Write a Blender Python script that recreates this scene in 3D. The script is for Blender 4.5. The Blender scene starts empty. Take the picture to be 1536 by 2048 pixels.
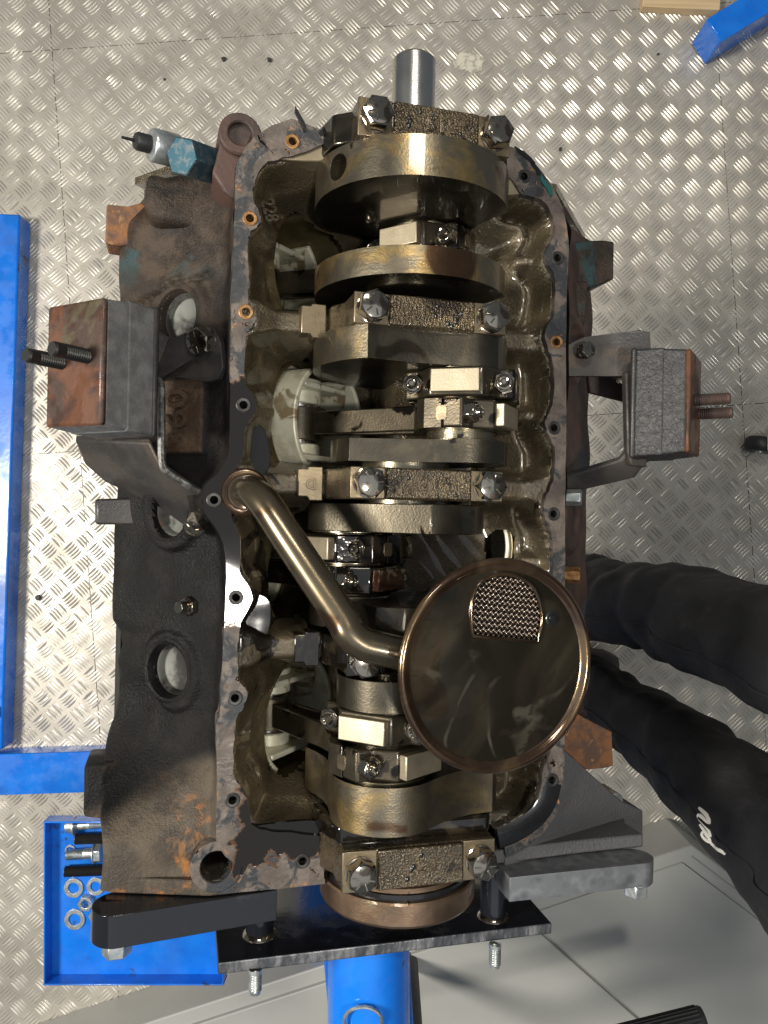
import bpy, bmesh, math, random
import numpy as np
from mathutils import Matrix, Vector, noise as mnoise
from mathutils.geometry import tessellate_polygon

S = bpy.context.scene
COL = S.collection
random.seed(7)
RAD = math.radians

# ------------------------------------------------------------------ camera
F_PX = 1540.0           # focal length in photograph pixels (1536 wide)
CAM_H = 1450.0          # camera height above floor, mm
cam = bpy.data.cameras.new("camera")
cam.sensor_fit = 'HORIZONTAL'; cam.sensor_width = 36.0
cam.lens = 36.0 * F_PX / 1536.0
cam.clip_start = 0.01; cam.clip_end = 50
camo = bpy.data.objects.new("camera", cam); COL.objects.link(camo)
camo.location = (0, 0, CAM_H / 1000)
S.camera = camo

# ------------------------------------------------------------------ world, lamps, exposure
W = bpy.data.worlds.new("World"); S.world = W; W.use_nodes = True
bg = W.node_tree.nodes["Background"]
bg.inputs[0].default_value = (0.80, 0.90, 1.0, 1); bg.inputs[1].default_value = 0.115
S.view_settings.view_transform = 'Standard'
S.view_settings.look = 'None'
S.view_settings.exposure = 0.18
S.view_settings.gamma = 1.0

def area(name, loc, target, size, power, col=(1, 1, 1), size_y=None):
    l = bpy.data.lights.new(name, 'AREA'); l.energy = power; l.color = col
    l.shape = 'RECTANGLE'; l.size = size; l.size_y = size_y or size
    o = bpy.data.objects.new(name, l); COL.objects.link(o); o.location = loc
    d = Vector(target) - Vector(loc)
    o.rotation_euler = d.to_track_quat('-Z', 'Y').to_euler()
    return o
# workshop lamps: a strong lamp on the left, a small spot right of the photographer, a tube ahead, and the dim lit ceiling
area("left_lamp", (-1.72, -0.06, 2.60), (-0.3, 0.0, 0.3), 0.45, 72, (1.0, 0.945, 0.84), 0.45)
area("right_lamp", (0.50, -0.29, 2.65), (0.15, 0.0, 0.5), 0.13, 12, (1.0, 0.95, 0.86), 0.16)
area("front_lamp", (0.16, 1.10, 2.65), (0.1, 0.4, 0.3), 0.55, 10, (1.0, 0.92, 0.78), 0.18)
area("ceiling_glow", (0.3, -0.6, 2.85), (0.3, -0.6, 0.0), 2.6, 8, (0.90, 0.95, 1.0), 2.3)
S.cycles.max_bounces = 6
S.cycles.use_denoising = True
S.cycles.sample_clamp_indirect = 6

# ------------------------------------------------------------------ frames
YAW, ROLL = RAD(-1.2), RAD(15.0)
E = Matrix.Translation((17, 20, CAM_H - 610)) @ Matrix.Rotation(YAW, 4, 'Z') @ Matrix.Rotation(ROLL, 4, 'Y')
EI = E.inverted()
E_M = Matrix.Translation((0.017, 0.020, (CAM_H - 610) / 1000)) @ Matrix.Rotation(YAW, 4, 'Z') @ Matrix.Rotation(ROLL, 4, 'Y')
CAMV = Vector((0, 0, CAM_H))

def ray(px, py):
    return Vector(((px - 768) / F_PX, (1024 - py) / F_PX, -1.0))
def unz(px, py, z):               # engine-local point on plane z
    o = EI @ CAMV; d = EI.to_3x3() @ ray(px, py)
    t = (z - o.z) / d.z
    p = o + d * t
    return (p.x, p.y)
def uny(px, py, y):               # engine-local (x, z) on plane y
    o = EI @ CAMV; d = EI.to_3x3() @ ray(px, py)
    t = (y - o.y) / d.y
    p = o + d * t
    return (p.x, p.z)
def wz(px, py, z=0.0):            # world point at height z (mm)
    d = ray(px, py); t = CAM_H - z
    return Vector((d.x * t, d.y * t, z))

# ------------------------------------------------------------------ node materials
class NT:
    def __init__(s, name):
        s.m = bpy.data.materials.new(name); s.m.use_nodes = True
        s.t = s.m.node_tree; s.b = s.t.nodes["Principled BSDF"]
        s.co = s.t.nodes.new("ShaderNodeTexCoord").outputs["Object"]
        s.bump_in = None
    def n(s, typ, **kw):
        nd = s.t.nodes.new(typ)
        for k, v in kw.items(): setattr(nd, k, v)
        return nd
    def put(s, sock, v):
        if isinstance(v, bpy.types.NodeSocket): s.t.links.new(v, sock)
        elif isinstance(v, (tuple, list)) and len(v) == 3 and sock.type == 'RGBA': sock.default_value = (*v, 1)
        else: sock.default_value = v
    def noise(s, scale, detail=4, rough=.55, dist=0, vec=None):
        nd = s.n("ShaderNodeTexNoise")
        s.put(nd.inputs["Vector"], vec or s.co); nd.inputs["Scale"].default_value = scale
        nd.inputs["Detail"].default_value = detail; nd.inputs["Roughness"].default_value = rough
        nd.inputs["Distortion"].default_value = dist
        return nd.outputs["Fac"]
    def vor(s, scale, feature='F1', vec=None, rnd=1.0):
        nd = s.n("ShaderNodeTexVoronoi", feature=feature)
        s.put(nd.inputs["Vector"], vec or s.co); nd.inputs["Scale"].default_value = scale
        nd.inputs["Randomness"].default_value = rnd
        return nd.outputs["Distance"]
    def rng(s, v, lo, hi, a=0.0, b=1.0):
        nd = s.n("ShaderNodeMapRange", interpolation_type='SMOOTHSTEP')
        s.put(nd.inputs[0], v); nd.inputs[1].default_value = lo; nd.inputs[2].default_value = hi
        nd.inputs[3].default_value = a; nd.inputs[4].default_value = b
        return nd.outputs[0]
    def math(s, op, a, b=0.0):
        nd = s.n("ShaderNodeMath", operation=op); s.put(nd.inputs[0], a); s.put(nd.inputs[1], b)
        return nd.outputs[0]
    def mix(s, a, b, f):
        nd = s.n("ShaderNodeMix", data_type='RGBA')
        s.put(nd.inputs[0], f); s.put(nd.inputs[6], a); s.put(nd.inputs[7], b)
        return nd.outputs[2]
    def xyz(s):
        nd = s.n("ShaderNodeSeparateXYZ"); s.put(nd.inputs[0], s.co); return nd.outputs
    def scaled(s, sc):
        nd = s.n("ShaderNodeMapping"); s.put(nd.inputs[0], s.co); nd.inputs["Scale"].default_value = sc
        return nd.outputs[0]
    def bump(s, h, strength, dist):
        nd = s.n("ShaderNodeBump"); nd.inputs["Strength"].default_value = strength
        nd.inputs["Distance"].default_value = dist; s.put(nd.inputs["Height"], h)
        if s.bump_in is not None: s.t.links.new(s.bump_in, nd.inputs["Normal"])
        s.bump_in = nd.outputs[0]
    def done(s, col, metal=0.0, rough=.5, coat=0.0, coat_r=.08, spec=.5):
        b = s.b
        s.put(b.inputs["Base Color"], col); s.put(b.inputs["Metallic"], metal); s.put(b.inputs["Roughness"], rough)
        s.put(b.inputs["Coat Weight"], coat); s.put(b.inputs["Coat Roughness"], coat_r)
        b.inputs["Specular IOR Level"].default_value = spec
        if s.bump_in is not None:
            s.t.links.new(s.bump_in, b.inputs["Normal"])
        return s.m

M = {}
def wet(k, lo=.64):
    X, Y, Z = k.xyz()
    reg = k.math('MULTIPLY', k.math('MULTIPLY', k.rng(Y, -.15, -.12), k.rng(Y, .01, -.02)), k.rng(X, .05, .0))
    reg2 = k.rng(Y, -.235, -.25, 0, .35)
    n = k.noise(24, 3, .55, .7)
    return k.rng(k.math('ADD', n, k.math('ADD', k.math('MULTIPLY', reg, .13), k.math('MULTIPLY', reg2, .12))), lo, lo + .035)
WET = (.010, .0065, .004)
PADX, PADY = (-.190, -.155), (.022, .084)
def make_materials():
    # oily cast iron inside the crankcase
    k = NT("oily_cast_iron")
    c = k.mix((.085, .068, .043), (.150, .120, .074), k.rng(k.noise(28, 4), .35, .7))
    c = k.mix(c, (.035, .027, .018), k.rng(k.noise(11, 5, .6, .6), .60, .76))
    c = k.mix(c, (.30, .20, .085), k.rng(k.noise(17, 4, .6, .4), .64, .78, 0, .5))
    wm = wet(k, .635)
    c = k.mix(c, WET, wm)
    k.bump(k.noise(520, 3, .6), .7, .0015); k.bump(k.noise(60, 3), .3, .003)
    M['inner'] = k.done(c, k.math('SUBTRACT', .5, k.math('MULTIPLY', wm, .4)), k.math('SUBTRACT', k.rng(k.noise(40, 3), .3, .7, .22, .35), k.math('MULTIPLY', wm, .17)), .8, .05)
    # machined gold-brown oily steel
    def machined(name, a, b, stain, rough, stretch=(900, 40, 900), stain_lo=.60):
        k = NT(name)
        c = k.mix(a, b, k.rng(k.noise(22, 4, .6, .8), .44, .66))
        c = k.mix(c, stain, k.rng(k.noise(19, 3, .5, .8), stain_lo, stain_lo + .06))
        wm = wet(k, .655) if name != 'pad' else 0.0
        c = k.mix(c, WET, wm)
        k.bump(k.noise(1, 2, .5, 0, k.scaled(stretch)), .12, .0004)
        k.bump(k.noise(600, 3), .22, .0006)
        rr = k.rng(k.noise(50, 3), .3, .7, rough, rough + .12)
        if wm: rr = k.math('ADD', k.math('MULTIPLY', rr, k.math('SUBTRACT', 1, wm)), k.math('MULTIPLY', wm, .06))
        M[name] = k.done(c, k.math('SUBTRACT', .92, k.math('MULTIPLY', wm, .6)) if wm else .92, rr, .5, .05)
    machined('gold', (.20, .172, .125), (.40, .28, .115), (.10, .055, .028), .27, (30, 700, 30), .61)
    machined('cheek', (.034, .029, .021), (.062, .053, .037), (.025, .02, .013), .28, (300, 60, 300))  # dark steel: the shade on the crank's side faces is in this colour
    machined('journal', (.20, .175, .125), (.30, .255, .17), (.16, .11, .06), .22)
    machined('pad', (.46, .395, .285), (.56, .485, .36), (.17, .095, .04), .44, (60, 900, 60), .62)
    machined('seat', (.20, .16, .105), (.29, .23, .145), (.12, .08, .045), .36, (60, 900, 60), .62)
    machined('web', (.075, .065, .048), (.125, .103, .068), (.04, .03, .02), .30, (300, 300, 300))
    machined('gold_cast', (.165, .138, .095), (.27, .205, .11), (.12, .08, .045), .33, (300, 300, 300), .66)
    machined('flange', (.22, .145, .095), (.31, .21, .135), (.24, .20, .14), .34)
    k = NT('rod_steel')
    c = k.mix((.052, .043, .029), (.095, .077, .050), k.rng(k.noise(45, 4), .35, .7))
    c = k.mix(c, WET, k.rng(k.noise(38, 3, .5, .6), .58, .62))
    k.bump(k.noise(600, 3), .25, .0007)
    M['rod'] = k.done(c, .75, k.rng(k.noise(38, 3, .5, .6), .56, .62, .36, .08), .6, .06)
    k = NT('rod_black_with_oil')
    k.bump(k.noise(60, 3), .3, .002)
    M['rod_wet'] = k.done(k.mix((.010, .007, .005), (.05, .036, .022), k.rng(k.noise(50, 4), .52, .64)), .5, .08, .8, .03)
    k = NT('pad_with_brown_oil')
    M['pad_wet'] = k.done(k.mix((.30, .255, .19), (.05, .018, .008), k.rng(k.noise(60, 3, .5, .5), .42, .48)), .7, .2, .6, .04)
    # rough cap tops
    k = NT("cap_cast_iron")
    c = k.mix((.095, .072, .044), (.155, .118, .070), k.rng(k.noise(40, 4), .35, .7))
    c = k.mix(c, (.03, .02, .012), k.rng(k.noise(22, 4, .6, .6), .56, .64))
    k.bump(k.vor(680), .6, .0011); k.bump(k.noise(900, 3), .3, .0006); k.bump(k.noise(120, 3), .15, .001)
    M['cap'] = k.done(c, .70, k.rng(k.noise(80, 3), .3, .7, .20, .34), .8, .05)
    k = NT("oil_wet_cap")
    k.bump(k.noise(70, 2), .14, .002)
    M['cap_wet'] = k.done(k.mix((.012, .009, .006), (.06, .045, .028), k.rng(k.noise(60, 4), .5, .66)), .5, .10, 1.0, .03)
    k = NT("bolt_steel")
    c = k.mix((.36, .325, .27), (.16, .125, .10), k.rng(k.noise(36, 3, .5, .5), .50, .54))
    M['bolt'] = k.done(c, .97, .11, .2, .04)
    k = NT("polished_steel")
    M['steel'] = k.done((.64, .62, .58), 1.0, k.rng(k.noise(40, 3), .3, .7, .22, .27))
    k = NT("zinc_plating")
    c = k.mix((.60, .63, .63), (.42, .46, .47), k.rng(k.noise(120, 4), .4, .65))
    c = k.mix(c, (.40, .33, .16), k.rng(k.noise(60, 3), .62, .75, 0, .6))
    k.bump(k.noise(400, 2), .15, .0005)
    M['zinc'] = k.done(c, .85, k.rng(k.noise(90, 3), .3, .7, .28, .45))
    k = NT("sooty_core_plug")
    c = k.mix((.14, .143, .13), (.015, .014, .013), k.rng(k.noise(24, 5, .62, .4), .46, .60))
    M['plug'] = k.done(k.mix(c, (.20, .11, .07), k.rng(k.noise(30, 4), .60, .7)), .2, .6)
    k = NT("zinc_plating_blue_paint")
    c = k.mix((.055, .135, .185), (.16, .20, .215), k.rng(k.noise(160, 4, .6, .3), .45, .62))
    M['zinc_blue'] = k.done(c, .7, .38)
    k = NT("black_oil")
    k.bump(k.noise(28, 1), .10, .004)
    M['oil'] = k.done(k.mix((.006, .005, .004), (.035, .016, .006), k.rng(k.noise(50, 3), .62, .8)), 0, .04, 0.0, .02, .5)
    # pan rail: rust-grey machined iron with burnt gasket
    k = NT("pan_rail_iron")
    c = k.mix((.095, .077, .066), (.17, .14, .12), k.rng(k.noise(60, 5), .35, .7))
    c = k.mix(c, (.035, .037, .042), k.rng(k.noise(42, 6, .65, .7), .47, .55))
    c = k.mix(c, (.34, .17, .07), k.rng(k.noise(75, 5, .65, .5), .62, .70, 0, .8))
    c = k.mix(c, (.02, .017, .015), k.rng(k.noise(150, 4, .6), .66, .72))
    X, Y, Z = k.xyz()
    nn = k.math('MULTIPLY', k.math('SUBTRACT', k.noise(38, 4, .6, .4), .5), .07)
    yy = k.math('ADD', Y, nn); xx = k.math('ADD', X, nn)
    a_ = k.math('MULTIPLY', k.math('MULTIPLY', k.rng(yy, -.112, -.106), k.rng(yy, .080, .074)), k.rng(X, -.05, -.06))
    b_ = k.math('MULTIPLY', k.math('MULTIPLY', k.rng(yy, -.205, -.212), k.rng(xx, -.128, -.122)), k.rng(X, -.04, -.045))
    e_ = k.math('MULTIPLY', k.math('MULTIPLY', k.rng(yy, -.285, -.280), b_), 1.0)
    om = k.math('MAXIMUM', a_, e_)
    om = k.math('MAXIMUM', om, k.rng(k.noise(55, 5, .65, .8), .64, .67))
    edge = k.math('MULTIPLY', om, k.math('SUBTRACT', 1.0, om))
    c = k.mix(c, (.008, .006, .0045), om)
    c = k.mix(c, (.12, .05, .015), k.math('MULTIPLY', edge, 2.5))
    bs = k.math('MULTIPLY', k.noise(300, 4), k.math('SUBTRACT', 1.0, om))
    k.bump(bs, .4, .0012); k.bump(k.math('MULTIPLY', k.noise(22, 1), om), .10, .004)
    r_ = k.math('MULTIPLY', k.rng(k.noise(70, 3), .35, .65, .35, .62), k.math('SUBTRACT', 1.0, om))
    M['rail'] = k.done(c, k.math('MULTIPLY', .2, k.math('SUBTRACT', 1.0, om)), k.math('ADD', r_, k.math('MULTIPLY', om, .05)))
    # block outside: soot, brown scale, rust, old blue-green paint at the front
    def outer(name, teal=True, grey=False):
        k = NT(name); X, Y, Z = k.xyz()
        front = k.rng(Y, .08, .17)
        c = k.mix((.007, .006, .0058), (.019, .0145, .0125), k.rng(k.noise(22, 5, .6), .44, .66))
        brown = k.mix((.036, .027, .021), (.066, .047, .034), k.rng(k.noise(60, 4), .4, .6))
        c = k.mix(c, brown, k.math('MULTIPLY', front, k.rng(k.noise(14, 4, .6, .4), .34, .56)))
        c = k.mix(c, (.045, .031, .024), k.math('MULTIPLY', k.rng(k.noise(8.5, 5, .62, .3), .58, .66), .8))
        soot = k.math('MULTIPLY', k.rng(k.math('ADD', Y, k.math('MULTIPLY', k.noise(12, 4), .12)), .06, .02), k.rng(k.math('ADD', Y, 0), -.3, -.25, .6, 1.0))
        c = k.mix(c, k.mix((.0022, .002, .002), (.0075, .0065, .006), k.rng(k.noise(40, 5), .45, .65)), k.math('MULTIPLY', soot, .93))
        if teal:
            c = k.mix(c, (.03, .075, .085), k.math('MULTIPLY', k.rng(Y, .15, .21), k.rng(k.noise(17, 4, .6, .6), .50, .60)))
        if teal:
            pm_ = k.math('MULTIPLY', k.math('MULTIPLY', k.rng(Y, PADY[0], PADY[0] + .003), k.rng(Y, PADY[1], PADY[1] - .003)), k.math('MULTIPLY', k.rng(X, PADX[0], PADX[0] + .003), k.rng(X, PADX[1], PADX[1] - .003)))
            c = k.mix(c, k.mix((.060, .038, .025), (.105, .068, .045), k.rng(k.noise(60, 4), .4, .65)), pm_)
        rear = k.rng(k.math('SUBTRACT', Y, k.math('MULTIPLY', X, .6)) if not grey else Y, -.116 if not grey else -.2, -.132 if not grey else -.21)
        if grey:
            c = k.mix(c, (.10, .10, .105), rear)
        else:
            c = k.mix(c, k.mix((.062, .050, .040), (.12, .096, .07), k.rng(k.noise(35, 4), .4, .65)), k.math('MULTIPLY', rear, .85))
            c = k.mix(c, (.27, .12, .04), k.math('MULTIPLY', k.rng(Y, -.225, -.25), k.rng(k.noise(21, 5, .65, .3), .54, .64)))
        k.bump(k.noise(420, 4, .7), .8, .0018); k.bump(k.noise(70, 4), .25, .002)
        M[name] = k.done(c, 0, k.rng(k.noise(18, 4), .38, .6, .30, .62), .0, .25, .28)
    outer('outer'); outer('outer_grey', False, True)
    k = NT("brown_rusty_iron")
    c = k.mix((.085, .047, .037), (.045, .031, .027), k.rng(k.noise(24, 5, .6, .5), .40, .62))
    c = k.mix(c, (.05, .055, .065), k.rng(k.noise(16, 4), .60, .68))
    k.bump(k.noise(300, 4), .4, .0012)
    M['rust_wall'] = k.done(c, .1, .6)
    k = NT("orange_rust")
    c = k.mix((.24, .105, .042), (.11, .062, .042), k.rng(k.noise(45, 5, .6, .4), .40, .62))
    c = k.mix(c, (.46, .26, .10), k.rng(k.noise(110, 4), .60, .72, 0, .7))
    k.bump(k.noise(350, 4), .5, .0012)
    M['rust'] = k.done(c, .05, .75)
    k = NT("rusty_plate")
    c = k.mix((.115, .047, .024), (.048, .027, .020), k.rng(k.noise(26, 5, .6, .6), .45, .58))
    c = k.mix(c, (.075, .060, .034), k.rng(k.noise(18, 4, .6, .5), .56, .62))
    c = k.mix(c, (.03, .025, .023), k.rng(k.noise(30, 4, .6, .4), .62, .70))
    k.bump(k.noise(260, 4), .4, .001)
    M['rust_plate'] = k.done(c, .1, k.rng(k.noise(40, 3), .4, .6, .35, .7))
    k = NT("old_rubber")
    c = k.mix((.12, .118, .118), (.19, .187, .185), k.rng(k.noise(90, 5), .35, .7))
    k.bump(k.noise(1, 3, .5, 0, k.scaled((120, 500, 120))), .3, .0012); k.bump(k.noise(500, 3), .4, .001)
    M['rubber'] = k.done(c, 0, .62)
    k = NT("cracked_black_rubber")
    c = k.mix((.016, .016, .0175), (.032, .032, .034), k.rng(k.noise(90, 5), .35, .7))
    k.bump(k.noise(240, 4, .6, 1.2), .55, .0018); k.bump(k.noise(500, 3), .3, .001)
    M['rubber_black'] = k.done(c, 0, .42)
    k = NT("bracket_black_paint")
    c = k.mix((.028, .026, .026), (.055, .047, .042), k.rng(k.noise(26, 5), .4, .65))
    c = k.mix(c, (.14, .085, .05), k.rng(k.noise(12, 4, .6, .4), .60, .72, 0, .6))
    k.bump(k.noise(420, 3), .35, .001)
    M['bracket'] = k.done(c, .1, k.rng(k.noise(20, 3), .4, .6, .38, .58))
    k = NT("bracket_bare_edge")
    k.bump(k.noise(400, 4), .6, .0012)
    M['galv_dark'] = k.done(k.mix((.05, .048, .046), (.17, .165, .16), k.rng(k.noise(120, 4), .4, .65)), .4, .4)
    k = NT("stand_black_paint")
    c = k.mix((.010, .011, .015), (.06, .062, .065), k.rng(k.noise(14, 5, .6, .4), .56, .74))
    k.bump(k.noise(220, 3), .1, .001)
    M['stand_black'] = k.done(c, 0, k.rng(k.noise(14, 5, .6, .4), .5, .7, .14, .5), .4, .1)
    k = NT("bare_cut_steel")
    c = k.mix((.09, .095, .105), (.26, .26, .27), k.rng(k.noise(1, 4, .6, 0, k.scaled((110, 40, 60))), .42, .66))
    k.bump(k.noise(1, 3, .6, 0, k.scaled((160, 60, 60))), .6, .002)
    M['cut_steel'] = k.done(c, .6, .38)
    k = NT("galvanised_steel")
    c = k.mix((.15, .158, .172), (.30, .312, .33), k.rng(k.vor(95), .2, .75))
    c = k.mix(c, (.20, .21, .225), k.rng(k.noise(60, 4), .4, .6))
    M['galv'] = k.done(c, .55, k.rng(k.noise(60, 3), .3, .7, .36, .5))
    k = NT("blue_paint")
    c = k.mix((.004, .145, .66), (.006, .18, .74), k.rng(k.noise(30, 4), .3, .7))
    c = k.mix(c, (.02, .06, .20), k.rng(k.noise(7, 5, .6), .5, .75, 0, .6))
    c = k.mix(c, (.035, .035, .045), k.rng(k.noise(22, 5, .62, .5), .63, .70, 0, .85))
    c = k.mix(c, (.14, .12, .10), k.rng(k.noise(120, 5, .65), .70, .74, 0, .8))
    k.bump(k.noise(150, 3), .12, .001)
    M['blue'] = k.done(c, 0, k.rng(k.noise(25, 3), .4, .6, .22, .42), .3, .1)
    k = NT("piston_aluminium")
    c = k.mix((.66, .64, .50), (.76, .74, .60), k.rng(k.noise(40, 4), .35, .7))
    c = k.mix(c, (.20, .12, .04), k.rng(k.noise(30, 4, .6, .8), .56, .62, 0, .85))
    c = k.mix(c, (.40, .37, .26), k.rng(k.noise(55, 4, .6), .48, .68, 0, .6))
    k.bump(k.noise(300, 2), .1, .0005)
    M['piston'] = k.done(c, .25, .42, .3, .1)
    k = NT("bore_iron")
    M['bore'] = k.done(k.mix((.15, .125, .07), (.24, .20, .11), k.rng(k.noise(30, 3), .35, .65)), .85, .35)
    k = NT("oily_tube_steel")
    c = k.mix((.085, .070, .048), (.165, .132, .085), k.rng(k.noise(20, 4, .5, .5), .35, .65))
    c = k.mix(c, (.075, .045, .024), k.rng(k.noise(16, 3, .5, .6), .60, .66))
    k.bump(k.noise(50, 3), .05, .001)
    M['tube'] = k.done(c, .85, .27, .5, .06)
    k = NT("pan_rim_brown")
    c = k.mix((.055, .030, .016), (.15, .098, .052), k.rng(k.noise(26, 4, .6, .6), .38, .66))
    k.bump(k.noise(40, 3), .2, .002)
    M['rim'] = k.done(c, .7, .2, .8, .04)
    k = NT("oil_in_pan")
    w = k.n("ShaderNodeTexWave", wave_type='BANDS'); k.put(w.inputs["Vector"], k.co)
    w.inputs["Scale"].default_value = 9; w.inputs["Distortion"].default_value = 20
    w.inputs["Detail"].default_value = 2.4; w.inputs["Detail Scale"].default_value = 1.1
    c = k.mix((.009, .0075, .005), (.055, .050, .038), k.math('MULTIPLY', k.rng(w.outputs["Fac"], .90, 1.0), k.rng(k.noise(20, 3, .5, .8), .46, .62)))
    c = k.mix(c, (.034, .028, .018), k.rng(k.noise(11, 3, .45, 1.8), .40, .70, 0, .9))
    c = k.mix(c, (.016, .012, .008), k.rng(k.noise(24, 4, .5, 3.0), .56, .62, 0, .7))
    k.bump(k.noise(14, 2), .35, .006)
    M['pan_oil'] = k.done(c, 0, .06, .3, .03)
    k = NT("wet_brown_steel")
    M['wet_brown'] = k.done(k.mix((.05, .028, .014), (.12, .075, .04), k.rng(k.noise(30, 3), .4, .65)), .7, .14, 1.0, .03)
    k = NT("wire_mesh")
    M['wire'] = k.done((.24, .19, .15), .95, .26, .4, .05)
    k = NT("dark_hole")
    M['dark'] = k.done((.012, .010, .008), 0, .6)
    k = NT("black_rubber_seal")
    k.bump(k.noise(120, 3), .2, .001)
    M['seal'] = k.done((.012, .012, .013), 0, .2, .6, .05)
    k = NT("teal_gasket"); M['teal'] = k.done((.01, .11, .10), 0, .4)
    k = NT("front_wall_iron")
    M['beige'] = k.done(k.mix((.30, .255, .18), (.20, .16, .10), k.rng(k.noise(24, 3), .4, .7)), .5, .42)
    k = NT("aluminium_tread_plate")
    c = k.mix((.43, .40, .35), (.55, .515, .455), k.rng(k.noise(9, 5, .6), .35, .7))
    c = k.mix(c, (.38, .35, .31), k.rng(k.noise(5, 6, .65, .4), .52, .72, 0, .75))
    c = k.mix(c, (.42, .385, .325), k.rng(k.noise(38, 5, .65), .52, .68, 0, .7))
    c = k.mix(c, (.10, .095, .085), k.rng(k.noise(70, 4, .6, .4), .73, .76, 0, .8))
    k.bump(k.noise(300, 3), .12, .001)
    c = k.mix(c, (.22, .20, .17), k.rng(k.noise(16, 6, .7, 1.2), .62, .74, 0, .55))
    M['floor'] = k.done(c, .40, k.rng(k.noise(14, 5, .6), .3, .7, .34, .55))
    k = NT("worn_tread_bar")
    c = k.mix((.52, .49, .435), (.66, .625, .565), k.rng(k.noise(9, 5, .6), .35, .7))
    c = k.mix(c, (.36, .33, .29), k.rng(k.noise(5, 6, .65, .4), .54, .74, 0, .6))
    c = k.mix(c, (.24, .22, .19), k.rng(k.noise(16, 6, .7, 1.2), .62, .74, 0, .5))
    M['bars'] = k.done(c, .5, k.rng(k.noise(20, 4), .3, .7, .30, .48))
    k = NT("floor_gap")
    M['gap'] = k.done((.05, .045, .04), 0, .8)
    k = NT("grey_cabinet_paint")
    c = k.mix((.39, .39, .365), (.43, .43, .405), k.rng(k.noise(6, 4), .35, .7))
    k.bump(k.noise(600, 2), .15, .0006)
    M['cabinet'] = k.done(c, 0, .48)
    k = NT("black_cloth")
    wv = k.noise(900, 2, .6)
    c = k.mix((.009, .009, .0105), (.022, .0215, .023), k.rng(k.noise(9, 5), .4, .7))
    c = k.mix(c, (.085, .078, .06), k.rng(k.noise(7, 4, .6, .3), .62, .74, 0, .6))
    k.bump(wv, .25, .0008); k.bump(k.noise(22, 4, .6, .5), .5, .008)
    M['cloth'] = k.done(c, 0, .7, 0, .1, .4)
    k = NT("skin"); M['skin'] = k.done((.50, .30, .22), 0, .5)
    k = NT("brown_hair"); k.bump(k.noise(260, 3), .5, .003); M['hair'] = k.done((.05, .03, .02), 0, .55)
    k = NT("white_print"); M['print'] = k.done((.74, .72, .68), 0, .7)
    k = NT("black_plastic"); k.bump(k.noise(300, 3), .2, .001); M['plastic'] = k.done((.02, .02, .021), 0, .45)
    k = NT("white_plastic"); M['white'] = k.done((.68, .71, .64), 0, .4)
    k = NT("dried_splash_material"); M['splash'] = k.done(k.mix((.62, .58, .48), (.36, .34, .29), k.rng(k.noise(60, 5), .45, .6)), 0, .6)
    k = NT("pale_wood")
    c = k.mix((.55, .40, .22), (.66, .50, .30), k.rng(k.noise(1, 4, .6, .3, k.scaled((6, 120, 20))), .35, .7))
    M['wood'] = k.done(c, 0, .6)
    k = NT("black_oxide_steel"); k.bump(k.noise(500, 3), .2, .0006); M['black_oxide'] = k.done((.05, .048, .046), .7, .42)
    k = NT("brass"); M['brass'] = k.done(k.mix((.36, .20, .08), (.20, .095, .04), k.rng(k.noise(200, 3), .4, .65)), .7, .45)
    k = NT("blue_flake_debris"); M['debris'] = k.done((.03, .028, .026), 0, .6)
make_materials()

# ------------------------------------------------------------------ mesh helpers (input in mm)
def link(name, me, mat, parent=None, smooth=True, ang=35, bev=0.0, seg=2):
    o = bpy.data.objects.new(name, me); COL.objects.link(o)
    if mat is not None and not me.materials: me.materials.append(M[mat])
    if smooth:
        me.polygons.foreach_set("use_smooth", [True] * len(me.polygons))
        me.set_sharp_from_angle(angle=RAD(ang))
    if bev:
        b = o.modifiers.new("bevel", 'BEVEL'); b.width = bev / 1000; b.segments = seg
        b.limit_method = 'ANGLE'; b.angle_limit = RAD(32); b.harden_normals = False
    o.parent = parent
    return o

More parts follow.
